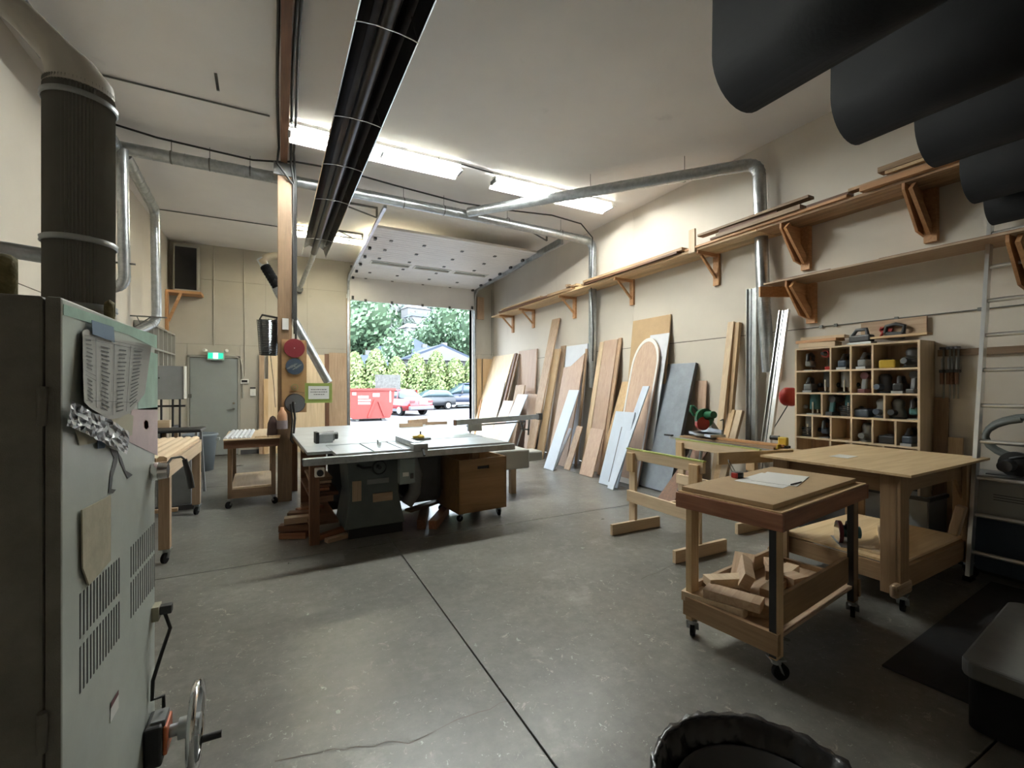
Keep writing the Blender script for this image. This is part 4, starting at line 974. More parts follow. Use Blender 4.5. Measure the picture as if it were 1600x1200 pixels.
# ================================================================ SAWHORSES
def sawhorse(label, x, y0, y1, H_):
    t = thing('sawhorse', label, 'sawhorse', (x, (y0 + y1) / 2, 0), 0, 'pair of pine sawhorses')
    hl = (y1 - y0) / 2
    for s in (-1, 1):
        obj('post', MB().box((0, s * (hl - .02), H_ / 2 - .06), (.035, .09, H_ - .12)), M['mapleZ'], t, bevel=.004)
        obj('cheek', MB().box((-.036, s * (hl - .02), H_ - .14), (.034, .10, .20)), M['pineZ'], t, bevel=.004)
        obj('foot', MB().box((-.0, s * (hl - .02) - .042, .055), (.66, .036, .11)), M['mapleX'], t, bevel=.004)
    obj('beam', MB().box((0, 0, H_ - .062), (.036, 2 * hl + .12, .10)), M['mapleY'], t, bevel=.003)
    obj('beam_cap', MB().box((0, 0, H_ - .006), (.04, 2 * hl + .13, .012)), mat('lime_edge', (.38, .43, .12), .6), t)
    obj('stretcher', MB().box((-.036, 0, .36), (.034, 2 * hl + .04, .12)), M['mapleY'], t, bevel=.003)
    return t
sawhorse('nearer pine sawhorse with lime-green top edge, standing alone', 3.34, 2.80, 3.66, .86)
sawhorse('farther pine sawhorse with lime-green top edge beneath the mitre saw', 4.50, 3.05, 4.05, .86)

# ================================================================ MITRE SAW ON ITS STAND
MX = 4.82
st = thing('saw_stand', 'grey metal saw stand piled with boards behind far sawhorse', 'stand', (MX, 3.65, 0))
m = MB(); m.box((0, 0, .83), (.30, 1.5, .03)); obj('rail', m, M['steel2'], st)
for sy_ in (-1, 1):
    for sx_ in (-1, 1): obj('leg', MB().bar((sx_ * .08, sy_ * .4, .82), (sx_ * .2, sy_ * .6, 0), .03, .03), M['steel2'], st)
obj('end_arm', MB().box((-.12, .78, .86), (.05, .12, .02)), M['black'], st)
for k, (x, y, L_, w_, z, mt, lb) in enumerate(((-.08, -.05, 1.3, .10, .86, 'rough', 'rough long board on saw stand, front'), (.04, -.1, 1.2, .09, .86, 'maple', 'pale long board on saw stand, rear'), (-.05, -.35, .8, .08, .888, 'cedar', 'orange short board on saw stand near yellow bracket'))):
    one('stand_board', lb, 'board', MB().box((MX + x, 3.65 + y, z), (w_, L_, .024), rz=R(2 * k - 2)), M[mt + 'Y'], 'boards piled on the saw stand')
ms = thing('mitre_saw', 'green and grey mitre saw with red guard on the stand', 'power tool', (MX, 3.92, .90), R(-20))
obj('base', MB().cyl((0, 0, 0), (0, 0, .03), .15, n=24).box((0, 0, .015), (.2, .5, .03)), M['steel'], ms)
obj('fence', MB().box((.07, 0, .06), (.02, .45, .06)), M['steel'], ms)
obj('arm', MB().bar((.16, 0, .03), (.0, .03, .27), .05, .05), M['steel2'], ms)
obj('blade_guard', MB().cyl((-.02, -.01, .22), (-.02, .04, .22), .12, n=26), M['green'], ms)
obj('lower_guard', MB().cyl((-.05, -.012, .15), (-.05, .042, .15), .085, n=24), M['red'], ms)
obj('motor', MB().cyl((.0, .04, .25), (.0, -.16, .27), .055, .045, n=18), M['green'], ms)
obj('gear_case', MB().box((-.02, .06, .27), (.12, .06, .1), rx=.3), M['steel2'], ms, bevel=.015)
obj('handle', MB().tube([(-.05, .07, .27), (-.12, .09, .36), (-.16, .08, .37), (-.18, .06, .31), (-.14, .05, .25)], .018, 10), M['green'], ms)
obj('clamp_lever', MB().tube([(.1, -.2, .03), (.1, -.2, .2), (.06, -.26, .22), (0, -.3, .21)], .007, 8), M['iron'], ms)
for k, (u, v, lb) in enumerate(((1191, 697, 'yellow corner bracket on near end of saw stand'),)):
    p = V((4.72, 3.0, .86)); one('yellow_bracket', lb, 'bracket', MB().box(p, (.05, .14, .012)).box(p + V((0, .07, -.03)), (.05, .012, .07)).box(p + V((0, -.07, .02)), (.05, .012, .05)), M['yellow'])
t = thing('cordless_driver', 'yellow and black cordless driver lying by the metal channels', 'power tool', (4.80, 2.93, .862), R(10))
obj('body', MB().box((0, 0, .07), (.06, .09, .09)), M['yellow'], t, bevel=.012); obj('nose', MB().cyl((0, .04, .1), (0, .13, .1), .025, n=12), M['black'], t); obj('battery', MB().box((0, -.01, .012), (.07, .1, .024)), M['black'], t)
one('stand_tray', 'short plank bridging near end of saw stand under the driver', 'board', MB().box((4.78, 2.93, .853), (.12, .34, .016)), M['mapleY'])
# red cord reel on the wall
p = atX(1230, 620, 5.30)
t = thing('cord_reel', 'red wall-mounted cord reel left of the tool cubbies', 'reel', (5.34, p.y, p.z))
obj('housing', MB().lathe([(.0, -.07), (.09, -.07), (.11, -.04), (.11, .04), (.09, .07), (0, .07)], Matrix.Rotation(R(90), 4, 'X'), 22), M['red'], t)
obj('wall_arm', MB().box((.08, 0, .02), (.1, .05, .12)), M['iron'], t); obj('cord', MB().tube([(-.03, 0, -.1), (-.08, .12, -.35), (-.12, .2, -.55)], .006, 6), M['cable'], t)

# ================================================================ TOOL CUBBIES
XC = 5.18
def cy(u): r = ray(u); return XC * r[1] / r[0]
cu = thing('tool_cubbies', 'wooden pigeonhole rack full of power tools on right wall', 'shelf unit', (5.32, 2.5, 0))
ya, yb = cy(1437.5), cy(1242); CZ = [1.93, 1.68, 1.437, 1.192, .945, .70, .455, .21]
obj('side_panel', MB().bx(XC, 5.475, ya - .0, ya + .018, .1, 1.948), M['plyZ'], cu, True); obj('side_panel', MB().bx(XC, 5.475, yb - .018, yb, .1, 1.948), M['plyZ'], cu, True)
obj('back_panel', MB().bx(5.466, 5.476, ya, yb, .1, 1.94), M['oakZ'], cu, True)
for z in CZ: obj('shelf', MB().bx(XC, 5.466, ya + .018, yb - .018, z, z + .018), M['mapleY'], cu, True)
rows = [(1297.5, 1329, 1363), (1297.5, 1329, 1363), (1284, 1330, 1381.7), (1269, 1298, 1330, 1363, 1399), (1297, 1330, 1380), (1297, 1363), (1330,)]
cells = []
for r_, us in enumerate(rows):
    z1, z0 = CZ[r_], CZ[r_ + 1] + .018
    for u in us: y = cy(u); obj('divider', MB().bx(XC, 5.466, y - .008, y + .008, z0, z1), M['mapleZ'], cu, True)
    e = [yb - .018] + [cy(u) for u in us] + [ya + .018]
    for a, b in zip(e, e[1:]): cells.append((r_, a, b, z0))
# tools: four builders, first of each built then copied
def new_tool(kind, cols, label, loc, rz):
    t = thing({'drill': 'cordless_drill', 'sander': 'orbital_sander', 'router': 'router', 'saw': 'jigsaw', 'charger': 'battery_charger', 'planer': 'hand_planer'}[kind], label, 'power tool' if kind != 'charger' else 'charger', loc, rz, 'power tools in the cubbies')
    a, b = M[cols[0]], M[cols[1]]
    if kind == 'drill':
        obj('motor', MB().cyl((-.08, 0, .15), (.05, 0, .15), .032, n=14), a, t); obj('chuck', MB().cyl((-.13, 0, .15), (-.08, 0, .15), .014, .024, n=12), b, t)
        obj('grip', MB().bar((.03, 0, .14), (.05, 0, .03), .03, .04, up=(0, 1, 0)), b, t, bevel=.008); obj('battery', MB().box((.04, 0, .018), (.11, .06, .036)), a, t, bevel=.006)
    elif kind == 'sander':
        obj('pad', MB().cyl((0, 0, 0), (0, 0, .018), .062, n=22), b, t); obj('body', MB().lathe([(.055, .02), (.05, .06), (.038, .09), (.045, .13), (.03, .16), (0, .165)], n=20), a, t)
        obj('dust_cup', MB().cyl((.05, 0, .05), (.11, 0, .055), .024, n=14), b, t)
    elif kind == 'router':
        obj('base', MB().cyl((0, 0, 0), (0, 0, .01), .07, n=24), b, t); obj('column', MB().cyl((-.045, 0, .01), (-.045, 0, .12), .008, n=8), M['chrome'], t); obj('column', MB().cyl((.045, 0, .01), (.045, 0, .12), .008, n=8), M['chrome'], t)
        obj('motor', MB().cyl((0, 0, .05), (0, 0, .19), .042, n=20), a, t); obj('knob', MB().ball((0, -.085, .07), .022), b, t); obj('knob', MB().ball((0, .085, .07), .022), b, t)
    elif kind == 'saw':
        obj('shoe', MB().box((0, 0, .004), (.15, .07, .006)), M['steel2'], t); obj('body', MB().bar((-.06, 0, .06), (.07, 0, .07), .06, .055, up=(0, 1, 0)), a, t, bevel=.014)
        obj('handle', MB().tube([(-.05, 0, .08), (-.06, 0, .14), (0, 0, .16), (.07, 0, .15), (.08, 0, .09)], .016, 10), b, t)
    elif kind == 'charger':
        obj('case', MB().box((0, 0, .035), (.15, .11, .07)), a, t, bevel=.012); obj('slot', MB().box((0, 0, .072), (.07, .05, .012)), b, t)
    else:
        obj('sole', MB().box((0, 0, .01), (.2, .075, .02)), M['steel2'], t); obj('body', MB().box((0, 0, .05), (.18, .07, .065)), a, t, bevel=.015)
        obj('handle', MB().tube([(-.05, 0, .08), (-.04, 0, .13), (.04, 0, .13), (.08, 0, .08)], .016, 10), b, t)
    t.scale = (1.17, 1.17, 1.17)
    return t
rn = ['top', 'second', 'third', 'fourth', 'fifth']
content = {0: [[('saw', 'midgrey', 'black'), ('drill', 'red', 'black')], [('planer', 'darkblue', 'black')], [('planer', 'midgrey', 'darkgrey')], [('charger', 'yellow', 'black'), ('sander', 'darkgrey', 'black')]],
           1: [[('planer', 'midgrey', 'darkgrey'), ('router', 'darkgrey', 'black')], [('router', 'midgrey', 'black')], [('drill', 'darkred', 'midgrey')], [('sander', 'darkgrey', 'darkblue'), ('planer', 'black', 'darkgrey'), ('drill', 'darkgrey', 'black')]],
           2: [[('router', 'teal', 'steel2')], [('drill', 'darkgrey', 'teal'), ('router', 'teal', 'black')], [('charger', 'darkblue', 'black'), ('sander', 'midgrey', 'darkblue')], [('sander', 'iron', 'black'), ('saw', 'teal', 'black')]],
           3: [[('router', 'midgrey', 'black')], [('saw', 'darkblue', 'black')], [], [('sander', 'darkgrey', 'iron')], [('charger', 'black', 'darkgrey')], [('planer', 'darkblue', 'black')]]}
colname = {'red': 'red', 'midgrey': 'grey', 'darkblue': 'dark blue', 'yellow': 'yellow', 'darkgrey': 'dark grey', 'iron': 'iron grey', 'steel2': 'silver', 'darkred': 'dark red', 'teal': 'teal', 'black': 'black', 'chrome': 'silver'}
kname = {'drill': 'cordless drill', 'sander': 'orbital sander', 'router': 'router', 'saw': 'jigsaw', 'charger': 'battery charger', 'planer': 'hand planer'}
ordn = ['first', 'second', 'third', 'fourth', 'fifth', 'sixth']
for r_, lst in content.items():
    cl = [c for c in cells if c[0] == r_]
    for i, items in enumerate(lst):
        _, a, b, z0 = cl[i]
        for k, (kd, c1, c2) in enumerate(items):
            y = a + (b - a) * (k + .5) / len(items)
            new_tool(kd, (c1, c2), '%s %s in %s row of cubbies, %s compartment from left' % (colname[c1], kname[kd], rn[r_], ordn[i]), (5.30 + .02 * k, y, z0), R(rnd.choice((5, 170, 190, -8))) if abs(b - a) > .3 else R(180 + rnd.uniform(-6, 6)))
# coiled leads tucked between tools
for k, (ci, lb) in enumerate(((3, 'tangled dark lead at right of the top cubby row'), (14 - 2, 'coiled lead in bottom left visible cubby'), (9, 'coiled dark lead in third cubby row, second compartment'))):
    _, a, b, z0 = cells[ci]; y = b + .075 if ci != 12 else (a + b) / 2; P = []
    for q in range(60):
        aa = q * .55; rr_ = .045 + .012 * math.sin(q * 1.7); P.append((5.24 + rr_ * .5 * math.cos(aa), y + rr_ * math.sin(aa), z0 + .012 + .10 * q / 60))
    one('power_lead', lb, 'cable', MB().tube(P, .005, 6), M['cable'], 'leads in the cubbies')
# wood bits and tools lying on top of the rack
zt = 1.949
tops = [((5.30, 2.83, zt + .03), (.16, .36, .05), 4, 'mapleY', 'lower pale wood offcut on top of cubbies, left'), ((5.31, 2.84, zt + .075), (.15, .44, .03), -5, 'cedarY', 'middle orange offcut on top of cubbies, left'), ((5.33, 2.80, zt + .108), (.13, .42, .03), 7, 'mapleY', 'topmost offcut on top of cubbies, left'), ((5.27, 2.10, zt + .055), (.10, .46, .02), -3, 'pineY', 'flat pale strip on top of cubbies, right')]
for p, s, rz, mt, lb in tops: one('rack_offcut', lb, 'offcut', MB().box(p, s, rz=R(rz)), M[mt], 'offcuts on top of the cubbies')
t = new_tool('planer', ('black', 'darkgrey'), 'black hand planer lying on top of cubbies, middle', (5.28, 2.42, zt), R(80)); t = new_tool('saw', ('darkgrey', 'black'), 'dark jigsaw on top of cubbies beneath the pale strip', (5.40, 2.18, zt), R(85))
one('wall_board', 'tan board fixed to wall above the cubbies, right', 'board', MB().bx(5.44, 5.465, 1.96, 2.5, 2.03, 2.19), M['oakY']); 
t = thing('spring_clamp', 'red clamp hanging on the board above the cubbies', 'clamp', (5.42, 2.27, 2.08))
obj('jaw', MB().bar((0, -.05, 0), (0, .05, .03), .02, .03).bar((0, -.04, .05), (0, .05, .0), .02, .03), M['red'], t); obj('grip', MB().cyl((0, .02, 0), (0, .05, -.06), .012), M['red'], t)
# clamp rail with bar clamps
one('clamp_rail', 'long brown wooden rail on right wall carrying bar clamps', 'rail', MB().bx(5.44, 5.472, .2, 1.88, 1.80, 1.86), M['postY'])
for k, u in enumerate((1474, 1484, 1490, 1497)):
    y = atX(u, 570, 5.42).y; t = thing('bar_clamp', '%s dark bar clamp on the rail right of cubbies' % ['leftmost', 'second', 'third', 'rightmost'][k], 'clamp', (5.425, y, 1.42), 0, 'bar clamps on the wall rail')
    obj('bar', MB().box((0, 0, .22), (.006, .014, .46)), M['iron'], t); obj('fixed_jaw', MB().box((-.02, 0, .45), (.08, .02, .022)), M['darkgrey'], t); obj('sliding_jaw', MB().box((-.02, 0, .24), (.08, .03, .03)), M['black'], t, bevel=.006)
    obj('grip', MB().cyl((-.04, 0, .23), (-.04, 0, .12), .014, n=10), M['brownZ'], t); obj('screw', MB().cyl((-.04, 0, .26), (-.04, 0, .36), .005, n=8), M['steel2'], t)
# boards between cubbies and the ladder
for k, (u, w_, h_, mt, lb) in enumerate(((1469, .10, 1.42, 'postZ', 'taller brown board standing right of the cubbies'), (1488, .13, 1.06, 'pineZ', 'shorter yellowish board standing right of the cubbies'))):
    y = atX(u, 640, 5.40).y; one('standing_board', lb, 'board', MB().box((5.40, y, h_ / 2), (.025, w_, h_), ry=.05), M[mt])
# fixing rail line on right wall with small clips
m = MB(); m.cyl((5.465, .2, 2.2), (5.465, 3.0, 2.2), .005, n=6)
for y in (2.9, 2.75, 2.2, 1.6): m.box((5.46, y, 2.2), (.02, .03, .03))
one('wall_wire', 'thin taut wire with clips along right wall above cubbies', 'wire', m, M['iron'])

# ================================================================ LADDER
ld = thing('ladder', 'tall aluminium ladder leaning on right wall beside the plywood bench', 'ladder', (4.80, 1.2, 0))
F0, T0 = V((4.80, 1.47, 0)), V((5.40, 1.50, 3.3)); dv = V((0, -.44, 0))
for s in (0, 1):
    m = MB(); m.bar(F0 + dv * s + V((0, 0, .03)), T0 + dv * s, .07, .026, up=(0, 1, 0)); obj('stile', m, M['alu'], ld, True)
    obj('foot', MB().box(F0 + dv * s + V((0, 0, .02)), (.1, .05, .04)), M['rubber'], ld, True, bevel=.005)
k = 0; z = .22
while z < 3.2:
    p = F0.lerp(T0, z / 3.3); obj('rung', MB().cyl(p, p + dv, .017, n=12), M['alu'], ld, True); z += .287
# box, hose and saw behind the ladder
lb_ = thing('white_box', 'white plastic box behind the ladder on dark cabinet', 'box', (5.24, 1.25, .48))
obj('body', MB().bx(5.04, 5.45, .85, 1.60, .48, .775), mat('dull_white_plastic', (.42, .42, .39), .5), lb_, True, bevel=.015); obj('lid', MB().bx(5.03, 5.46, .84, 1.61, .775, .80), M['midgrey'], lb_, True, bevel=.008)
obj('side_slots', MB().bx(5.036, 5.04, 1.0, 1.4, .62, .625).bx(5.036, 5.04, 1.0, 1.4, .64, .645).bx(5.036, 5.04, 1.0, 1.4, .66, .665), M['darkgrey'], lb_, True)
dk = thing('dark_cabinet', 'dark blue-black low cabinet under the white box', 'cabinet', (5.24, 1.2, 0))
obj('body', MB().bx(5.05, 5.45, .6, 1.62, .03, .475), M['darkblue'], dk, True, bevel=.01); obj('kick', MB().bx(5.09, 5.45, .62, 1.6, 0, .03), M['black'], dk, True)
t = thing('plunge_saw', 'black saw with guard on the white box behind ladder', 'power tool', (5.22, 1.32, .80), R(90))
obj('guard', MB().cyl((0, -.01, .1), (0, .03, .1), .10, n=24), M['black'], t); obj('base', MB().box((0, 0, .004), (.32, .12, .008)), M['darkgrey'], t); obj('motor', MB().cyl((.03, .03, .09), (.03, .15, .09), .045, n=16), M['darkgrey'], t); obj('handle', MB().tube([(-.12, .02, .05), (-.14, .02, .13), (-.05, .02, .17), (.03, .02, .14)], .016, 8), M['black'], t)
P = []
for q in range(50):
    a = q / 49 * 2 * math.pi * 2.2; P.append((5.32 - .04 * q / 49 + .02 * math.sin(a), 1.22 + .30 * math.cos(a), 1.12 + .17 * math.sin(a) - .03 * q / 49))
one('vacuum_hose', 'coiled grey vacuum hose hung on wall behind ladder', 'hose', MB().tube(P, .022, 10), mat('grey_hose', (.10, .11, .105), .6))
m = MB(); m.box((5.45, 1.22, 1.26), (.04, .22, .09)); one('hose_hanger', 'brown block on wall that carries the grey hose', 'bracket', m, M['postY'])

# ================================================================ MAT, GREY LIDDED BOX, WASTE BIN
m = MB(); m.box((0, 0, .006), (2.0, 1.4, .012)); o = one('rubber_mat', 'black rubber floor mat in the lower right corner', 'mat', m, M['mat_black'], bevel=.004); c_ = V((2.90, 1.235, 0)); r_ = R(4)
o.location = c_ + V((math.cos(r_) * 1.0 + math.sin(r_) * .7, math.sin(r_) * 1.0 - math.cos(r_) * .7, 0)); o.rotation_euler = (0, 0, r_)
gb = thing('lidded_box', 'large low grey-lidded dark box at lower right picture edge', 'box', (3.22, .52, .012), R(6))
def rrect(w_, h_, r, n=6):
    P = []
    for cx_, cy_, a0 in ((w_ / 2 - r, h_ / 2 - r, 0), (-w_ / 2 + r, h_ / 2 - r, 90), (-w_ / 2 + r, -h_ / 2 + r, 180), (w_ / 2 - r, -h_ / 2 + r, 270)):
        for k in range(n + 1): a = R(a0 + 90 * k / n); P.append((cx_ + r * math.cos(a), cy_ + r * math.sin(a)))
    return P
obj('lid', MB().prism(rrect(1.0, .78, .06), .075, Matrix.Translation((0, 0, .225))), mat('dusty_grey_lid', (.10, .097, .088), .7, var=.15, bump=.1), gb, bevel=.012)
obj('body', MB().prism(rrect(.96, .74, .05), .225, Matrix.Translation((0, 0, 0))), M['rubber'], gb)
obj('handle', MB().tube([(-.50, -.28, .15), (-.53, -.26, .14), (-.53, 0.0, .14), (-.50, .02, .15)], .016, 10), M['darkgrey'], gb)
wb = thing('waste_bin', 'round waste bin lined with black bag at bottom picture edge', 'bin', (.93, .60, 0))
obj('body', MB().lathe([(.001, .0), (.16, .0), (.192, .60), (.186, .60), (.155, .02), (.001, .02)], n=32), M['darkgrey'], wb)
vs = []; N_ = 120; prof = [(.13, .12), (.165, .35), (.195, .58), (.222, .645), (.238, .652), (.243, .62), (.243, .55), (.235, .48)]
for k in range(N_):
    a = 2 * math.pi * k / N_
    for j, (r, z) in enumerate(prof):
        wv = .0026 * math.sin(a * 13 + 1.5 * math.sin(3 * a) + j * .9) + .003 * math.sin(a * 29 + 2 * math.sin(5 * a) + j * 1.7) + .0015 * math.sin(a * 47 - j)
        rr = r + wv * (1.8 if j in (0, 1, 2, 6, 7) else .8) - (.02 * (j == 0)); vs.append((rr * math.cos(a), rr * math.sin(a), z + (wv * .5 if j > 2 else 0)))
nP = len(prof); fs = [(k * nP + i, ((k + 1) % N_) * nP + i, ((k + 1) % N_) * nP + i + 1, k * nP + i + 1) for k in range(N_) for i in range(nP - 1)]
fs.append(tuple(k * nP for k in reversed(range(N_))))
M['bag'] = mat('black_bin_bag', (.012, .012, .013), .25, bump=.35, bscale=25)
obj('bin_bag', MB().add(vs, fs, smooth=True), M['bag'], wb)
# ================================================================ TABLE SAW WITH LARGE TABLE
TZ = .90; sr = R(2.5)
ts = thing('table_saw', 'large table saw with pale scratched top in mid room', 'table saw', (1.26, 4.42, 0), sr)
M['laminate'] = mat('scratched_pale_laminate', (.42, .455, .475), .28, var=.16, scale=5)
M['saw_green'] = mat('grey_green_machine_paint', (.075, .092, .088), .45, var=.15)
W2 = 1.04
def T_(name, x0, x1, y0, y1, z0, z1, mt, bevel=0, **k): return obj(name, MB().bx(x0, x1, y0, y1, z0, z1), M[mt] if isinstance(mt, str) else mt, ts, bevel=bevel, **k)
T_('outfeed_top', -W2 + .02, W2, .72, 3.15, TZ - .03, TZ, 'laminate', .003)
T_('left_wing', -W2 + .02, -.80, .26, .715, TZ - .03, TZ, 'laminate', .003)
T_('saw_top', -.795, -.46, .04, .715, TZ - .035, TZ - .004, 'laminate', .003); T_('saw_top', -.445, -.17, .04, .715, TZ - .035, TZ - .004, 'laminate', .003); T_('saw_top', -.155, W2 - .01, .04, .715, TZ - .035, TZ - .004, 'laminate', .003)
T_('saw_core', -.795, W2 - .04, .06, .70, TZ - .045, TZ - .03, 'slab_edge')
T_('top_edge', -W2 + .03, W2 - .01, .73, 3.13, TZ - .07, TZ - .03, 'oakX')
obj('rail', MB().bx(-W2 - .04, W2 + .04, -.035, .035, TZ - .085, TZ - .02), M['steel'], ts, bevel=.006); obj('rail_cap', MB().bx(-W2 - .044, -W2 - .04, -.028, .028, TZ - .078, TZ - .028), M['black'], ts)
T_('rail_lip', -.79, W2 + .04, .035, .06, TZ - .045, TZ - .008, 'chrome')
T_('blade', -.312, -.309, .35, .47, TZ, TZ + .035, 'chrome'); T_('riving_knife', -.312, -.308, .47, .52, TZ, TZ + .05, 'iron')
# rip fence
fn = obj('rip_fence', MB().bx(-.05, .02, .06, .76, TZ, TZ + .055), M['steel'], ts, bevel=.003)
obj('fence_head', MB().bx(-.09, .06, -.05, .07, TZ - .02, TZ + .05), M['steel2'], fn, bevel=.006); obj('fence_lever', MB().bar((0, -.05, TZ), (0, -.11, TZ - .06), .02, .02), M['black'], fn)
# legs, shelf and cabinet of the saw
for x, y in ((-W2 + .09, .34), (-W2 + .09, 2.9), (W2 - .10, .75), (W2 - .1, 2.9)):
    obj('leg', MB().box((x, y, (TZ - .07) / 2), (.09, .09, TZ - .07)), M['brownZ'] if x < 0 else M['oakZ'], ts, bevel=.004)
T_('stretcher', -W2 + .05, -.78, .31, .36, .40, .46, 'brownX'); T_('stretcher', -W2 + .05, -.7, .31, .36, .76, .83, 'brownX')
T_('side_shelf', -W2 + .05, -.72, .40, 1.3, .16, .19, 'brownX'); T_('side_shelf', -W2 + .05, -.72, .40, 1.3, .44, .47, 'brownX'); T_('added_dark_panel', -.70, .55, 1.30, 1.33, .06, .84, 'slab_edge'); T_('added_back_board', -W2 + .05, -.72, 1.3, 1.33, .1, .82, 'brownX')  # dark panel and board added under the table to block light from behind
m = MB(); xa, xb, ya_, yb_ = -.66, -.12, .30, .84
lo, hi = [(xa + .04, ya_ + .03), (xb - .02, ya_ + .03), (xb - .02, yb_), (xa + .04, yb_)], [(xa, ya_), (xb, ya_), (xb, yb_ + .02), (xa, yb_ + .02)]
md = [(xa - .02, ya_ - .02), (xb + .04, ya_ - .02), (xb + .04, yb_), (xa - .02, yb_)]
vs = [(x, y, .10) for x, y in md] + [(x, y, .42) for x, y in lo] + [(x, y, TZ - .045) for x, y in hi]
fs = [(3, 2, 1, 0), (8, 9, 10, 11)]
for a in (0, 4):
    for k in range(4): j = (k + 1) % 4; fs.append((a + k, a + j, a + j + 4, a + k + 4))
body = obj('saw_cabinet', m.add(vs, fs), M['saw_green'], ts, bevel=.008)
T_('plinth', xa + .02, xb + .02, ya_, yb_, 0, .10, 'black')
obj('angle_slot', MB().tube([(xa + .10, ya_ + .0, .73), (xa + .16, ya_ + .0, .70), (xa + .24, ya_ + .0, .70)], .012, 8), M['black'], ts)
obj('angle_wheel', MB().lathe([(.06, -.01), (.075, 0), (.06, .01)], Matrix.Translation((xa + .31, ya_ - .05, .70)) @ Matrix.Rotation(R(90), 4, 'X'), 24, True).cyl((xa + .31, ya_, .7), (xa + .31, ya_ - .06, .7), .02), M['black'], ts)
obj('name_plate', MB().box((xa + .31, ya_ + .012, .55), (.22, .006, .05)), M['midgrey'], ts)
obj('wood_plate', MB().box((xa + .10, ya_ + .012, .47), (.085, .02, .20)), M['oakZ'], ts); obj('wood_plate', MB().box((xa + .36, ya_ + .022, .38), (.2, .02, .085)), M['oakX'], ts)
sb = obj('switch_box', MB().box((xb - .01, .06, .68), (.16, .09, .26)), mat('switch_box_grey_green', (.19, .23, .23), .4), ts, bevel=.012)
obj('switch_button', MB().box((xb + .03, .01, .63), (.03, .02, .05)), M['black'], sb); obj('switch_label', MB().box((xb - .03, .012, .65), (.06, .004, .04)), M['paper'], sb)
obj('dust_bulge', MB().tube([(xb + .06, .5, .80), (xb + .17, .48, .72), (xb + .22, .46, .55), (xb + .19, .44, .36), (xb + .1, .44, .24)], .07, 14), M['midgrey'], ts)
obj('motor_cover', MB().box((xb + .35, .75, .48), (.4, .45, .55)), M['darkgrey'], ts, bevel=.06)
# things on the saw table
def on_ts(x, y, z=TZ): return WM[ts] @ V((x, y, z))
t = thing('push_block', 'dark router-like jig at left of the saw table', 'jig', tuple(on_ts(-.80, .98)), R(5))
obj('block', MB().box((-.06, 0, .06), (.03, .16, .12)), M['black'], t); obj('motor', MB().cyl((-.05, 0, .06), (.12, 0, .07), .055, n=18), M['midgrey'], t); obj('side_frame', MB().box((.03, -.06, .05), (.14, .02, .09)), M['steel2'], t); obj('side_frame', MB().box((.03, .06, .05), (.14, .02, .09)), M['steel2'], t); obj('end_cap', MB().cyl((.12, 0, .07), (.16, 0, .07), .04, n=16), M['black'], t)
p = atZ(660, 688, TZ)
t = thing('yellow_featherboard', 'yellow knobbed jig at front right of saw table', 'jig', (p.x, p.y + .08, TZ - .004), R(10))
obj('base', MB().box((0, 0, .012), (.22, .10, .024)), M['iron'], t); obj('knob', MB().lathe([(0, .024), (.045, .024), (.05, .04), (.03, .06), (.015, .065), (0, .07)], n=12), M['yellow'], t)
obj('wing', MB().box((-.06, 0, .04), (.07, .05, .03)), M['yellow'], t, bevel=.01); obj('post', MB().cyl((0, 0, .07), (0, 0, .1), .01), M['iron'], t)
for k, (a, b, w_, lb) in enumerate((((598, 657), (632, 655), .07, 'left flat tan jig piece at far side of saw table'), ((618, 650), (637, 660), .09, 'thick crossing tan jig piece at far side of saw table'), ((640, 652), (652, 652), .05, 'short right tan jig piece at far side of saw table'))):
    pa, pb = atZ(*a, TZ + .03), atZ(*b, TZ + .03); pa.y = min(pa.y, 7.0); pb.y = min(pb.y, 6.9)
    mid = (pa + pb) / 2; one('jig_piece', lb, 'jig', MB().bar((mid.x - .18, mid.y - .0 + .12 * k - .1, TZ + .02 + .03 * (k == 1)), (mid.x + .18, mid.y + .12 * k + (.2 if k == 1 else 0) - .1, TZ + .02 + .03 * (k == 1)), .03, w_, up=(0, 0, 1)), M['oakX'], 'tan jig pieces on the saw table')
# sliding arm with clamps to the right
sa = thing('crosscut_fence', 'long grey crosscut fence projecting right of saw table', 'fence', (2.9, 6.2, TZ))
a, b = V((2.12, 5.75, 1.03)), V((3.62, 6.05, 1.05))
obj('beam', MB().bar(a, b, .05, .07), M['steel2'], sa, True); obj('end_cap', MB().bar(a - (b - a).normalized() * .02, a, .055, .075), M['brownX'], sa, True)
obj('stop', MB().box(b, (.08, .06, .10)), M['iron'], sa, True); obj('scale_bar', MB().bar(a + V((.2, .1, -.06)), b + V((-.25, .0, -.07)), .02, .02), M['iron'], sa, True)
obj('support', MB().bar(a + V((.3, .05, -.03)), a + V((.3, .05, -.13)), .2, .05), M['steel2'], sa, True)
obj('drop_clamp', MB().bar(b + V((-.35, 0, -.03)), b + V((-.28, 0, -.22)), .02, .02).bar(b + V((-.18, 0, -.03)), b + V((-.2, 0, -.28)), .02, .02).bar(b + V((-.34, 0, -.18)), b + V((-.18, 0, -.2)), .02, .02), M['iron'], sa, True)
obj('arm_post', MB().bar(b + V((-.2, .1, -.05)), (b.x - .35, b.y + .2, .42), .02, .02), M['steel2'], sa, True)
m = MB(); m.bx(2.35, 3.05, 5.35, 6.0, .40, .66); m.bx(3.05, 3.35, 5.5, 5.8, .46, .60)
sl = one('slide_carriage', 'pale grey sliding carriage low at right side of saw', 'machine part', m, mat('pale_grey_metal', (.40, .40, .37), .45), bevel=.02)
obj('carriage_leg', MB().box((-.2, 0, -.2), (.08, .08, .40)).box((.1, 0, -.2), (.08, .08, .40)), M['oakZ'], sl)
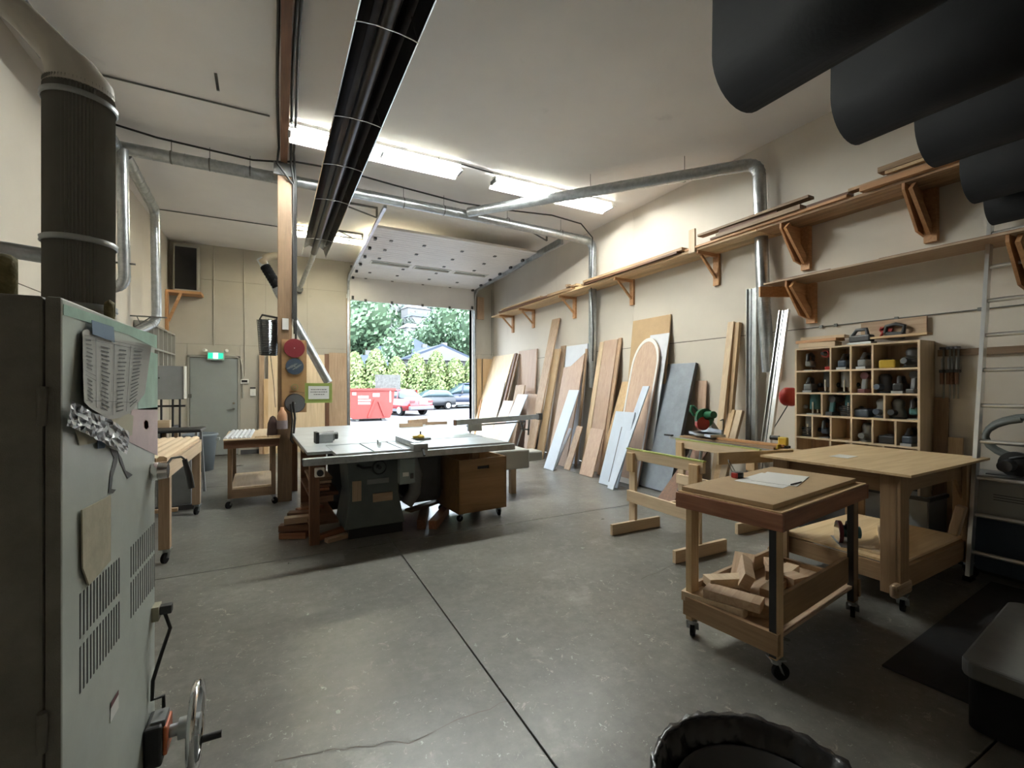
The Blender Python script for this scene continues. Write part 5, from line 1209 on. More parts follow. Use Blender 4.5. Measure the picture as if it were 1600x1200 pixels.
# rolling bin under the saw
bn2 = thing('plywood_bin', 'tan open plywood bin on casters under saw table', 'bin', (2.04, 5.03, 0), R(5))
w_, d_, zb, ztp = .62, .66, .10, .70; th = .018; M['binp'] = M['box_ply']
Mx = Matrix(((1, 0, 0, 0), (0, 0, 1, -d_ / 2), (0, 1, 0, 0), (0, 0, 0, 1)))
m = MB()
for (xa_, xb_, za, zb_) in ((-w_ / 2, w_ / 2, zb, ztp - .12), (-w_ / 2, w_ / 2, ztp - .085, ztp), (-w_ / 2, -.075, ztp - .12, ztp - .085), (.075, w_ / 2, ztp - .12, ztp - .085)): m.bx(xa_, xb_, -d_ / 2, -d_ / 2 + th, za, zb_)
obj('front_panel', m, M['binp'], bn2); obj('handhold', MB().bx(-.075, .075, -d_ / 2 + th - .002, -d_ / 2 + th, ztp - .12, ztp - .085), M['black'], bn2)
obj('rear_panel', MB().bx(-w_ / 2, w_ / 2, d_ / 2 - th, d_ / 2, zb, ztp), M['binp'], bn2); obj('side_panel', MB().bx(-w_ / 2, -w_ / 2 + th, -d_ / 2, d_ / 2, zb, ztp), M['binp'], bn2); obj('side_panel', MB().bx(w_ / 2 - th, w_ / 2, -d_ / 2, d_ / 2, zb, ztp), M['binp'], bn2); obj('bottom_panel', MB().bx(-w_ / 2, w_ / 2, -d_ / 2, d_ / 2, zb, zb + th), M['binp'], bn2)
for sx_ in (-1, 1):
    for sy_ in (-1, 1): caster(bn2, sx_ * .24, sy_ * .26, R(30 + 50 * sx_), zb)
# scrap timber on the floor and racks below the table
def scrap(label, c, s, rz, mt, ry=0, group='scrap timber below the saw table'):
    o = obj('scrap_timber', MB().box((0, 0, 0), s), M[mt], None, recenter=False, bevel=.002); o.location = c; o.rotation_euler = (0, R(ry), R(rz)); tag(o, label, 'offcut', group)
scrap('dark square beam lying between saw cabinet and plywood bin, left', (1.45, 4.98, .055), (.09, .7, .10), -20, 'brownY'); scrap('brown square beam lying beside the dark one, right', (1.60, 4.86, .05), (.09, .6, .09), -32, 'rosyY')
scrap('flat plank across the beams near saw cabinet', (1.5, 5.15, .12), (.10, .5, .03), -60, 'postY')
for k in range(9):
    scrap('%s stub of the scrap pile at saw table left leg' % ['lowest left', 'lowest front', 'lowest rear', 'second-layer left', 'second-layer front', 'second-layer rear', 'upper', 'upper rear', 'topmost'][k], (.13 + .06 * (k % 3) + .02 * (k // 3), 5.0 + .17 * (k % 3), .035 + .075 * (k // 3)), (.26 + .05 * (k % 2), .10, .06), (k * 37) % 50 - 25, ['rosy', 'postX', 'oakX', 'brownX'][k % 4] if k % 4 else 'rosy')
scrap('long reddish offcut sloping on floor left of saw cabinet', (.47, 4.80, .06), (.34, .06, .05), 20, 'rosy', -6); scrap('second pale offcut on floor left of saw cabinet', (.52, 4.72, .03), (.26, .07, .04), 22, 'oakX')
for k in range(4): scrap('%s board on the side shelf left of saw cabinet' % ['bottom', 'second', 'third', 'top'][k], tuple(WM[ts] @ V((-.86, .75 + .03 * k, .49 + .03 * k))), (.2, .55, .026), 3 * k - 5, ['rosy', 'brownX', 'oakX', 'postX'][k])
o = one('black_camera_box', 'small white socket with black round hole under the rail', 'socket', MB().box(tuple(WM[ts] @ V((-W2 + .13, .27, .70))), (.09, .04, .09)), M['enamel'], bevel=.01); 
p = WM[ts] @ V((-W2 + .13, .248, .70)); one('socket_plug', 'round black plug in the white socket under the rail', 'plug', MB().cyl(p, p + V((0, -.04, 0)), .03), M['black'])

# ================================================================ BOARD OF DISCS, NOTICE, FAN ON THE POST
PYF = PY - .11
bdp = [atY(u, v, PYF) for u, v in ((440, 530), (479, 530), (479, 644), (440, 644))]
bdo = one('disc_board', 'brown board with hanging discs screwed to the post', 'board', MB().bx(bdp[0].x, bdp[1].x, PYF - .001, PYF + .018, bdp[2].z, bdp[0].z), M['mdf_dark'])
def disc(name, label, u, v, r, mt, extra=None):
    c = atY(u, v, PYF - .012); t = thing(name, label, 'disc', c)
    obj('disc', MB().cyl((0, .009, 0), (0, -.006, 0), r, n=32), M[mt] if isinstance(mt, str) else mt, t)
    if extra: extra(t, r)
    obj('centre_nail', MB().cyl((0, .01, 0), (0, -.016, 0), .006, n=8), M['steel2'], t); return t
disc('sanding_disc', 'large dark red disc at top of the board on the post', 460, 544, .125, mat('crimson_felt', (.16, .008, .014), .6))
def lines(t, r):
    m = MB()
    for k in range(5): a = -.05 + .022 * k; m.box((a * 1.2, -.0075, .01 * (k % 3) - .01), (.014, .002, .09 + .02 * (k % 2)), ry=.9)
    obj('printed_marks', m, M['midgrey'], t)
disc('black_disc', 'black printed disc second from top on the post board', 460.5, 572.5, .108, 'darkblue', lines)
disc('brass_ring', 'small dull ring third from top on the post board', 460.5, 605, .045, mat('dull_brass', (.26, .22, .10), .5, .4), lambda t, r: obj('hole', MB().cyl((0, -.006, 0), (0, -.0075, 0), .03, n=20), M['mdf_dark'], t))
disc('grey_disc', 'large dark grey disc at bottom of the post board', 461, 630, .118, mat('graphite', (.12, .12, .13), .45, .3), lambda t, r: obj('rim', MB().lathe([(r, -.008), (r + .008, 0), (r, .008)], Matrix.Rotation(R(90), 4, 'X'), 32, True), M['black'], t))
# notice with lime border
c = atY(498, 614, 6.4); nt = thing('notice', 'white printed notice in a lime-green border beside the post', 'sign', c)
obj('border', MB().box((0, .002, 0), (.33, .008, .26)), mat('lime_border', (.27, .34, .08), .6), nt); pp = obj('sheet', MB().box((0, -.004, .005), (.25, .004, .17)), M['paper'], nt)
m = MB()
for k, L_ in enumerate((.19, .2, .12)): 
    x = -L_ / 2
    while x < L_ / 2: wd = rnd.uniform(.012, .03); m.box((x + wd / 2, -.0065, .045 - .032 * k), (wd, .001, .009)); x += wd + .006
obj('printed_lines', m, M['ink'], pp, kind='stuff')
obj('arm', MB().bar((-.16, 0, .0), (-.34, .2, .0), .02, .01), M['oakX'], nt)
# net fan guard / hoop with bag on a wall bracket left of post
hb = atY(420, 497, 6.9)
t = thing('hoop_bag', 'black wire hoop holding clear ribbed tube left of the post', 'hoop', (hb.x, hb.y, hb.z - .4))
A3 = [atY(436, 496, 6.7), atY(410, 492, 6.9), atY(406, 498, 7.0), atY(425, 520, 7.0)]
obj('hoop', MB().tube([PX and (PX - .09, 6.75, A3[0].z)] + A3[1:3] + [A3[3]], .014, 8).tube([(PX - .09, 6.75, A3[0].z - .02), atY(415, 506, 6.85)], .01, 8), M['black'], t, True)
zz0, zz1 = atY(420, 555, 6.9).z, atY(420, 500, 6.9).z
pr = []; k = 0; z = zz0
while z < zz1: pr += [(.10 + .03 * (z - zz0) / (zz1 - zz0), z), (.108 + .03 * (z - zz0) / (zz1 - zz0), z + .012)]; z += .024
obj('tube', MB().lathe(pr, Matrix.Translation((hb.x - .0, hb.y + .02, 0)), 20, smooth=False), mat('smoky_plastic', (.15, .16, .17), .15, .6), t, True)
m = MB()
for k in range(8): a = k * math.pi / 4; m.bar((hb.x + .14 * math.cos(a), hb.y + .02 + .14 * math.sin(a), zz1), (hb.x + .11 * math.cos(a), hb.y + .02 + .11 * math.sin(a), zz0), .008, .008)
obj('cage', m, M['black'], t, True); obj('motor', MB().box((hb.x + .16, hb.y - .04, zz0 + .22), (.08, .1, .14)), M['black'], t, True, bevel=.01)
one('pull_cord', 'thin cord hanging from the hooped tube to the post foot', 'cord', MB().tube([(hb.x + .02, hb.y, zz0), (hb.x + .06, hb.y - .02, zz0 - .4), (PX - .11, PY - .1, 1.25)], .004, 6), M['cable'])
# tools hanging at the post below the board
t = thing('fire_extinguisher', 'copper-coloured bottle with pale base hung low on the post', 'bottle', (PX - .03, PY - .16, .98), 0)
obj('bottle', MB().lathe([(0, 0), (.055, 0), (.06, .02), (.06, .16), (.05, .2), (.022, .24), (.02, .27), (0, .27)], n=18), mat('copper_brown', (.42, .22, .12), .4), t); obj('sleeve', MB().cyl((0, 0, -.01), (0, 0, .1), .063, n=18), mat('mauve_sleeve', (.22, .18, .19), .6), t)
P = [(PX + .1, PY - .13, 1.32), (PX + .12, PY - .14, 1.1), (PX + .1, PY - .13, .85), (PX + .13, PY - .14, .8)]
one('cable_bundle', 'black cord bundle hanging right of the copper bottle', 'cord', MB().tube(P, .014, 8).tube([(x - .03, y - .01, z - .03) for x, y, z in P], .011, 8), M['cable'])
one('hanging_bag', 'dark brown cloth bag hanging on left side of post', 'bag', MB().lathe([(0, .0), (.05, .01), (.07, .1), (.06, .26), (.03, .34), (0, .36)], Matrix.Translation((PX - .14, PY - .06, .78)) @ Matrix.Diagonal((1, .6, 1, 1)), 14), mat('dark_cloth', (.06, .035, .03), .9))

# ================================================================ FAR LEFT: small cart, long bench, bin, panel, sign
c2 = thing('rolling_cart', 'smaller brown cart on casters left of the post with planks', 'cart', (-.33, 7.15, 0), R(2))
for sx_ in (-1, 1):
    for sy_ in (-1, 1):
        x, y = sx_ * .24, sy_ * .55; obj('leg', MB().box((x, y, .47), (.05, .06, .70)), M['postZ'], c2, bevel=.003); caster(c2, x, y, R(40 * sx_ + 90), .12)
obj('apron', MB().box((0, -.6, .80), (.60, .03, .10)), M['brownX'], c2); obj('apron', MB().box((0, .6, .80), (.60, .03, .10)), M['brownX'], c2); obj('apron', MB().box((-.29, 0, .80), (.03, 1.2, .10)), M['brownY'], c2); obj('apron', MB().box((.29, 0, .80), (.03, 1.2, .10)), M['brownY'], c2)
obj('tabletop', MB().box((0, 0, .857), (.62, 1.26, .014)), M['mapleY'], c2); obj('rail', MB().box((0, -.58, .18), (.44, .03, .11)), M['postX'], c2); obj('rail', MB().box((0, .58, .18), (.44, .03, .11)), M['postX'], c2)
obj('lower_shelf', MB().box((0, 0, .24), (.46, 1.1, .02)), M['mapleY'], c2)
for k in range(6):
    one('white_moulding', 'thin white moulding strip %s on the small far cart' % ['first from left', 'second from left', 'third from left', 'fourth from left', 'fifth from left', 'sixth from left'][k], 'moulding', MB().prism([(-.024, 0), (.024, 0), (.018, .016), (0, .024), (-.018, .016)], 1.15, Matrix.Translation((-.60 + .05 * k, 7.73, .865)) @ Matrix.Rotation(R(90), 4, 'X')), M['white_board'], 'white mouldings on the small far cart')
for k in range(2): one('flat_board', ['left', 'right'][k] + ' pale flat board beside mouldings on the small far cart', 'board', MB().bx(-.28 + .15 * k, -.14 + .15 * k, 6.58, 7.72, .865, .885), M['mapleY'], 'boards on the small far cart')
# long bench at the left with slatted stock
b3 = thing('timber_bench', 'long timber bench on casters behind the machine cabinet', 'workbench', (-1.4, 5.65, 0))
for x in (-.87, -1.85):
    for y in (4.80, 6.45):
        obj('leg', MB().bx(x - .05, x + .03, y - .02, y + .06, .12, .74), M['oakZ'], b3, True, bevel=.003)
for x, y in ((.53, -.83), (.53, .82), (-.45, -.83), (-.45, .82)): caster(b3, x, y, R(70), .12)
obj('front_apron', MB().bx(-.92, -.84, 4.72, 6.55, .74, .86), M['mapleY'], b3, True); obj('end_apron', MB().bx(-1.95, -.84, 4.72, 4.76, .74, .86), M['oakX'], b3, True); obj('tabletop', MB().bx(-1.95, -.84, 4.72, 6.55, .86, .88), M['oakY'], b3, True); obj('end_rail', MB().bx(-1.9, -.80, 4.86, 4.90, .42, .45), M['oakX'], b3, True)
for k in range(14):
    one('moulding_strip', 'pale moulding strip in the row on the long timber bench', 'moulding', MB().prism([(-.035, 0), (.035, 0), (.035, .03), (.01, .045), (-.02, .045), (-.035, .02)], 1.75, Matrix.Translation((-1.88 + .076 * k, 6.52, .88)) @ Matrix.Rotation(R(90), 4, 'X')), M['mapleY'], 'moulding strips on the long timber bench')
# grey bins and stand beyond
t = thing('waste_bin', 'grey plastic waste bin on floor left of exit door', 'bin', tuple(atZ(313, 735, 0)), 0)
obj('body', MB().lathe([(0, 0), (.20, 0), (.26, .62), (.28, .64), (.27, .67), (.25, .64), (.19, .02), (0, .02)], n=26), mat('bin_blue_grey', (.16, .19, .22), .45), t); obj('handle', MB().box((.27, 0, .56), (.06, .14, .05)), M['steel2'], t, bevel=.01)
t = thing('grey_stand', 'dark stool-like tool stand between bench and grey bin', 'stand', (-1.25, 7.6, 0))
obj('seat', MB().box((0, 0, .92), (.6, .5, .04)), M['black'], t, bevel=.015)
for sx_ in (-1, 1):
    for sy_ in (-1, 1): obj('leg', MB().bar((sx_ * .24, sy_ * .2, .9), (sx_ * .28, sy_ * .24, 0), .03, .03), M['steel2'], t)
obj('lower_ring', MB().box((0, 0, .5), (.5, .42, .03)), M['black'], t)
t = thing('wooden_box', 'small open plywood box on floor before the grey bin', 'box', tuple(atZ(293, 742, 0)))
obj('body', MB().box((0, 0, .12), (.3, .02, .24)).box((-.14, .14, .12), (.02, .28, .24)).box((.14, .14, .12), (.02, .28, .24)).box((0, .28, .12), (.3, .02, .24)).box((0, .14, .01), (.3, .3, .02)), M['oakX'], t)
t = thing('tool_cabinet', 'grey steel tool cabinet standing beyond the long bench end', 'cabinet', (-1.15, 7.0, 0))
obj('body', MB().box((0, 0, .40), (.34, .4, .76)), M['midgrey'], t, bevel=.006); obj('plinth', MB().box((0.02, -.02, .03), (.40, .44, .06)), M['darkgrey'], t)
# grey panel on stands
pz = atY(268, 572, 8.3).z; pz0 = atY(268, 624, 8.3).z; px1 = atY(288, 600, 8.3).x
t = thing('flat_metal_box', 'dark grey flat panel box held upright by black stands', 'panel', (px1 - .4, 8.3, pz0))
obj('panel', MB().bx(px1 - .75, px1, 8.26, 8.33, pz0, pz), M['midgrey'], t, True, bevel=.006); obj('side', MB().bx(px1, px1 + .02, 8.24, 8.36, pz0 + .01, pz), M['enamel'], t, True)
obj('hole', MB().cyl((px1 - .5, 8.262, pz - .17), (px1 - .5, 8.255, pz - .17), .03, n=16).cyl((px1 - .3, 8.262, pz - .18), (px1 - .3, 8.255, pz - .18), .012, n=10), M['black'], t, True)
for k, u in enumerate((252, 270, 281)):
    x = atY(u, 640, 8.3).x; obj('stand', MB().cyl((x, 8.3, .0), (x, 8.3, pz0), .014, n=8).box((x, 8.3, pz0 - .1), (.14, .03, .03)), M['black'], t, True)
t = thing('left_bench', 'low workbench along left wall holding pale blocks', 'workbench', (-1.72, 8.25, 0))
obj('top', MB().box((0, .0, .90), (.66, .9, .04)), M['darkgrey'], t)
for sx_ in (-1, 1):
    for sy_ in (-1, 1): obj('leg', MB().box((sx_ * .28, sy_ * .4, .44), (.05, .05, .88)), M['postZ'], t)
for k in range(3): one('pale_block', ['left', 'middle', 'right'][k] + ' pale wooden block on the low left bench', 'block', MB().box((-1.78 + .16 * k, 7.95, .98), (.14, .12, .12)), M['mapleX'], 'pale blocks on the left bench')
# slotted racks on the wall
t = thing('wall_rack', 'white framed slot rack high on left wall by corner', 'rack', (-2.03, 9.6, 1.9))
m = MB()
for z in (1.75, 2.15, 2.55): m.bx(-2.065, -1.88, 9.1, 11.2, z, z + .03)
for y in [9.1 + .35 * k for k in range(7)]: m.bx(-2.065, -1.88, y, y + .03, 1.75, 2.55)
obj('frame', m, M['framegrey'], t, True, kind='stuff'); obj('back', MB().bx(-2.065, -2.055, 9.1, 11.2, 1.75, 2.55), M['brownY'], t, True)
# television on its corner bracket
tv = thing('television', 'dark wall television on wooden corner bracket, top left far wall', 'television', (-1.7, 11.4, 3.55))
xa_, xb_ = atY(273, 420, 11.45).x, atY(307, 420, 11.45).x; za_, zb_ = atY(290, 452, 11.45).z, atY(290, 386, 11.45).z
obj('case', MB().bx(xa_ - .03, xb_ + .04, 11.46, 11.66, za_ - .05, zb_ + .05), M['framegrey'], tv, True, bevel=.01); obj('screen', MB().bx(xa_, xb_, 11.45, 11.462, za_, zb_), M['blackgloss'], tv, True)
t = thing('corner_bracket', 'orange wooden corner shelf bracket below the television', 'bracket', (-1.8, 11.4, 3.2))
m = MB(); m.bx(XL + .01, xb_ + .1, 11.3, 11.68, za_ - .11, za_ - .055); obj('shelf', m, M['cedarX'], t, True); obj('brace', MB().bar((XL + .05, 11.35, za_ - .7), (xb_ - .25, 11.35, za_ - .1), .05, .05, up=(0, 1, 0)), M['cedarX'], t, True); obj('upright', MB().bx(XL + .005, XL + .055, 11.3, 11.4, za_ - .9, za_ - .1), M['cedarZ'], t, True)
# exit sign, thermostat, wall boxes
c = atY(337, 556, YF - .1); ex = thing('exit_sign', 'green lit running-man exit sign above the exit door', 'sign', c)
obj('case', MB().box((0, .03, 0), (.31, .08, .19)), mat('sign_case', (.36, .50, .44), .4), ex, bevel=.008); obj('green_face', MB().box((0, -.012, 0), (.27, .006, .12)), mat('lit_green', (.01, .34, .17), .4, emit=.7), ex)
obj('white_panel', MB().box((0, -.016, 0), (.09, .006, .118)), mat('lit_white', (.8, .95, .93), .4, emit=.6), ex)
m = MB(); G = M['green']
m.cyl((.012, -.019, .036), (.012, -.0205, .036), .010, n=12); m.bar((.008, -.0198, .024), (-.004, -.0198, -.008), .0015, .014, up=(0, 1, 0)); m.bar((-.004, -.0198, -.006), (.016, -.0198, -.022), .0015, .009, up=(0, 1, 0)); m.bar((.016, -.0198, -.022), (.012, -.0198, -.042), .0015, .008, up=(0, 1, 0))
m.bar((-.004, -.0198, -.008), (-.014, -.0198, -.028), .0015, .009, up=(0, 1, 0)); m.bar((-.014, -.0198, -.028), (-.032, -.0198, -.030), .0015, .008, up=(0, 1, 0)); m.bar((.006, -.0198, .022), (-.014, -.0198, .012), .0015, .007, up=(0, 1, 0)); m.bar((-.014, -.0198, .012), (-.018, -.0198, -.002), .0015, .006, up=(0, 1, 0)); m.bar((.008, -.0198, .02), (.026, -.0198, .008), .0015, .007, up=(0, 1, 0))
obj('running_figure', m, G, ex)
for s in (-1, 1): obj('lamp_head', MB().cyl((s * .17, .02, .11), (s * .21, -.03, .12), .03, .036, n=14), M['enamel'], ex)
c = atY(382, 596, YF - .05); t = thing('thermostat', 'white wall thermostat with dark screen right of exit door', 'thermostat', c); obj('case', MB().box((0, .02, 0), (.16, .04, .10)), M['enamel'], t, bevel=.008); obj('screen', MB().box((0, -.001, .005), (.11, .004, .05)), M['black'], t)
c = atY(395, 612, YF - .05); t = thing('wall_box', 'white switch box with black top right of the thermostat', 'switch', c); obj('case', MB().box((0, .02, -.02), (.11, .04, .16)), M['enamel'], t, bevel=.006); obj('slot', MB().box((0, .0, .085), (.11, .03, .03)), M['black'], t); obj('switch', MB().box((0, -.005, -.04), (.05, .01, .06)), M['white'], t)

# ================================================================ OUTSIDE
M['asphalt'] = mat('pale_asphalt', (.11, .11, .115), .85, var=.12, scale=1.5)
struct('ground', MB().bx(-60, 80, YF + .25, 62, -.25, -.02), M['asphalt'])
M['leafm'] = None
def leafmat(name, c1, c2):
    m, N, L, P = new_mat(name); g = N.new('ShaderNodeNewGeometry'); t = N.new('ShaderNodeTexCoord'); n = N.new('ShaderNodeTexNoise'); n.inputs['Scale'].default_value = 2.5; n.inputs['Detail'].default_value = 5
    L.new(t.outputs['Object'], n.inputs['Vector']); r = N.new('ShaderNodeValToRGB'); r.color_ramp.elements[0].position = .35; r.color_ramp.elements[1].position = .65; r.color_ramp.elements[0].color = (*c1, 1); r.color_ramp.elements[1].color = (*c2, 1)
    L.new(n.outputs[0], r.inputs[0]); hs = N.new('ShaderNodeHueSaturation'); mr = N.new('ShaderNodeMapRange'); mr.inputs['To Min'].default_value = .75; mr.inputs['To Max'].default_value = 1.25
    L.new(g.outputs['Random Per Island'], mr.inputs['Value']); L.new(mr.outputs[0], hs.inputs['Value']); L.new(r.outputs[0], hs.inputs['Color']); L.new(hs.outputs[0], P.inputs['Base Color']); P.inputs['Roughness'].default_value = .6
    P.inputs['Subsurface Weight'].default_value = 0
    return m
M['hedge'] = leafmat('hedge_leaf', (.085, .135, .04), (.175, .205, .075)); M['tree'] = leafmat('tree_leaf', (.065, .12, .065), (.12, .19, .10)); M['tree2'] = leafmat('tree_leaf_hazed', (.035, .055, .042), (.06, .08, .06))  # far leaf colours greyed, putting distance haze into them
def leaves(mb, c, rad, n, size, shape='ball', seed=0):
    g = random.Random(seed)
    for _ in range(n):
        if shape == 'cone':
            h = g.random() ** .8; rr = rad[0] * (1.0 - h ** 2.2) ** .5 * (.75 + .35 * g.random()); a = g.random() * 6.283
            p = V((c[0] + rr * math.cos(a), c[1] + rr * math.sin(a), c[2] + h * rad[2])); nrm = V((math.cos(a), math.sin(a), .4))
        else:
            z = g.uniform(-1, 1); a = g.random() * 6.283; q = math.sqrt(1 - z * z); k = .55 + .5 * g.random() ** .5
            lump = 1 + .18 * math.sin(3 * a + seed) * math.cos(4 * z + seed)
            nrm = V((q * math.cos(a), q * math.sin(a), z)); p = V((c[0] + nrm.x * rad[0] * k * lump, c[1] + nrm.y * rad[1] * k * lump, c[2] + nrm.z * rad[2] * k * lump))
        nrm = (nrm + V((g.uniform(-.8, .8), g.uniform(-.8, .8), g.uniform(-.8, .8)))).normalized(); t1 = nrm.orthogonal().normalized(); t2 = nrm.cross(t1); s = size * g.uniform(.6, 1.3)
        mb.add([p - t1 * s, p + t2 * s * .6, p + t1 * s, p - t2 * s * .6], [(0, 1, 2, 3)])
# hedge: a row of upright conifers
p0, p1 = V((-4, 33.5, 0)), V((17.5, 31.5, 0))
hedge_protos = []
for k in range(3):
    mb = MB(); leaves(mb, (0, 0, .15), (.95, .95, 3.5 + .25 * k), 2600, .12, 'cone', k + 3)
    # solid inner core keeps the row opaque
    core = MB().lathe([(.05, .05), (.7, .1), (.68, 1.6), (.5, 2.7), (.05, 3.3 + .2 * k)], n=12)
    hedge_protos.append((mb, core))
firsts = []
for i in range(10):
    k = i % 3; p = p0.lerp(p1, (i + 5) / 15)
    lb = '%s upright yellow-green conifer from the left in the hedge outside' % ['first', 'second', 'third', 'fourth', 'fifth', 'sixth', 'seventh', 'eighth', 'ninth', 'tenth'][i]
    if i < 3:
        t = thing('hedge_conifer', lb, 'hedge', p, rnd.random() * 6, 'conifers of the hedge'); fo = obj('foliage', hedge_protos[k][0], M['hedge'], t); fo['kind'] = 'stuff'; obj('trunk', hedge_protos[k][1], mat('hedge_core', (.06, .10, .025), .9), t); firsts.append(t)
    else: dup(firsts[k], p, rnd.random() * 6, lb)
def tree(label, c, r, h, n, size, mt, seed):
    t = thing('broadleaf_tree', label, 'tree', (c[0], c[1], -.02), 0, 'trees beyond the hedge'); m = MB(); g = random.Random(seed)
    m2 = MB(); m2.cyl((0, 0, 0), (0, 0, h * .6), r * .08, r * .05, 8); obj('trunk', m2, M['brownZ'], t)
    cb = MB(); 
    for k in range(5):
        a = k * 1.26; cc = (r * .42 * math.cos(a), r * .42 * math.sin(a), h * (.50 + .09 * k)); leaves(m, cc, (r * .62, r * .62, h * .28), n // 5, size, 'ball', seed * 7 + k)
        cb.ball(cc, r * .45, 8, (1, 1, h * .28 / (r * .62)))
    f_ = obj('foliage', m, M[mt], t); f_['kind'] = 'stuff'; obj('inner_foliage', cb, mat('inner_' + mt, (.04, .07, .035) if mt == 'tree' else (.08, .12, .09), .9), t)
def gx(u, Y): return atY(u, 604, Y).x
tree('wide leafy tree behind hedge at left side of garage opening', (gx(572, 50), 50), 4.2, 10.5, 3800, .27, 'tree', 1)
tree('smaller round tree just left of the slate roofs', (gx(622, 44), 44), 1.9, 6.2, 2000, .2, 'tree', 2)
tree('dense tree behind slate roofs, right of centre', (gx(672, 62), 62), 3.6, 9.8, 3000, .28, 'tree', 3)
tree('tall leafy tree at right side of garage opening', (gx(716, 55), 55), 4.6, 12.2, 4200, .28, 'tree', 4)
tree('leafy tree further right, mostly hidden by jamb', (gx(752, 48), 48), 3.6, 10.5, 2600, .26, 'tree', 5)
tree('leafy tree further left, mostly hidden by wall', (gx(530, 56), 56), 4.4, 12, 2600, .28, 'tree', 6)
tree('faraway tree left on the hillside foot', (gx(590, 85), 85), 5, 12, 2200, .4, 'tree2', 7); tree('faraway tree right on the hillside foot', (gx(705, 90), 90), 5.5, 14, 2200, .4, 'tree2', 8)
# low houses behind the hedge
M['slate'] = mat('slate_roof', (.022, .033, .055), .8, var=.08); M['siding'] = mat('pale_siding', (.10, .098, .096), .7); M['slate2'] = mat('brown_grey_roof', (.085, .083, .095), .8); M['hglass'] = mat('house_window', (.16, .2, .24), .2)
def house(label, u, Y, w_, d_, hw, hr, base=0, roof='slate', ridge='X', group='houses beyond the hedge', rz=0, wins=True):
    t = thing('house', label, 'house', (gx(u, Y), Y, base), rz, group); obj('walls', MB().bx(-w_ / 2, w_ / 2, -d_ / 2, d_ / 2, -1, hw), M['siding'], t)
    o = .5; m = MB()
    if ridge == 'X': vs = [(-w_ / 2 - o, -d_ / 2 - o, hw), (w_ / 2 + o, -d_ / 2 - o, hw), (w_ / 2 + o, d_ / 2 + o, hw), (-w_ / 2 - o, d_ / 2 + o, hw), (-w_ / 2 + d_ * .25, 0, hw + hr), (w_ / 2 - d_ * .25, 0, hw + hr)]; fs = [(0, 1, 5, 4), (2, 3, 4, 5), (1, 2, 5), (3, 0, 4), (3, 2, 1, 0)]
    else: vs = [(-w_ / 2 - o, -d_ / 2 - o, hw), (w_ / 2 + o, -d_ / 2 - o, hw), (w_ / 2 + o, d_ / 2 + o, hw), (-w_ / 2 - o, d_ / 2 + o, hw), (0, -d_ / 2 - o, hw + hr), (0, d_ / 2 + o, hw + hr)]; fs = [(0, 4, 5, 3), (4, 1, 2, 5), (0, 1, 4), (2, 3, 5), (3, 2, 1, 0)]
    obj('roof', m.add(vs, fs), M[roof], t)
    if ridge == 'Y': obj('gable', MB().add([(-w_ / 2, -d_ / 2 - .52, hw), (w_ / 2, -d_ / 2 - .52, hw), (0, -d_ / 2 - .52, hw + hr * .86), (-w_ / 2, -d_ / 2 - .4, hw), (w_ / 2, -d_ / 2 - .4, hw), (0, -d_ / 2 - .4, hw + hr * .86)], [(0, 1, 2), (5, 4, 3), (0, 2, 5, 3), (1, 4, 5, 2)]), M['siding'], t)
    if wins:
        for k in range(3): obj('window', MB().box((-w_ * .3 + w_ * .3 * k, -d_ / 2 - .03, hw * .58), (w_ * .14, .06, hw * .3)), M['hglass'], t)
    obj('chimney', MB().box((w_ * .2, d_ * .1, hw + hr * .9), (.5, .5, 1.2)), M['siding'], t)
house('slate-roofed house with two gables right behind the hedge', 676, 42, 6.6, 5, 3.9, 1.5, ridge='Y'); house('long slate roof behind hedge, left of the gables', 640, 46, 8.5, 5, 3.7, 1.9); house('slate hipped roof rising behind the long roof', 622, 54, 7.0, 6, 5.6, 1.8); house('slate roof low at left behind the hedge', 560, 44, 5, 5, 3.3, 1.2)
# hillside with houses
def hz(x, y): return max(0, (y - 95)) * .265 + 2.2 * math.sin(x * .03 + y * .02) * min(1, max(0, (y - 95) / 60))
vs = []; fs = []; NX, NY = 60, 50
for j in range(NY + 1):
    for i in range(NX + 1):
        x = -260 + 640 * i / NX; y = 60 + 540 * j / NY; vs.append((x, y, hz(x, y) - .3))
for j in range(NY):
    for i in range(NX): a = j * (NX + 1) + i; fs.append((a, a + 1, a + NX + 2, a + NX + 1))
def hillmat():
    m, N, L, P = new_mat('hillside_green'); t = N.new('ShaderNodeTexCoord'); n = N.new('ShaderNodeTexNoise'); n.inputs['Scale'].default_value = .09; n.inputs['Detail'].default_value = 12; n.inputs['Roughness'].default_value = .75
    L.new(t.outputs['Object'], n.inputs['Vector']); r = N.new('ShaderNodeValToRGB'); r.color_ramp.elements[0].position = .38; r.color_ramp.elements[1].position = .62; r.color_ramp.elements[0].color = (.012, .024, .015, 1); r.color_ramp.elements[1].color = (.036, .048, .032, 1)
    L.new(n.outputs[0], r.inputs[0]); L.new(r.outputs[0], P.inputs['Base Color']); P.inputs['Roughness'].default_value = 1; P.inputs['Specular IOR Level'].default_value = 0; return m
struct('hillside', MB().add(vs, fs, smooth=True), hillmat())
rg_ = random.Random(5); k = 0; firsth = []
spots = [(640, 150), (655, 158), (668, 150), (652, 175), (672, 185), (690, 178), (636, 190), (662, 205), (684, 215), (705, 210), (650, 232), (676, 240), (700, 250), (722, 235), (610, 240), (625, 260), (660, 270), (690, 285), (715, 280), (590, 200), (600, 275), (640, 290), (575, 260), (646, 128), (660, 132)]
placed = []
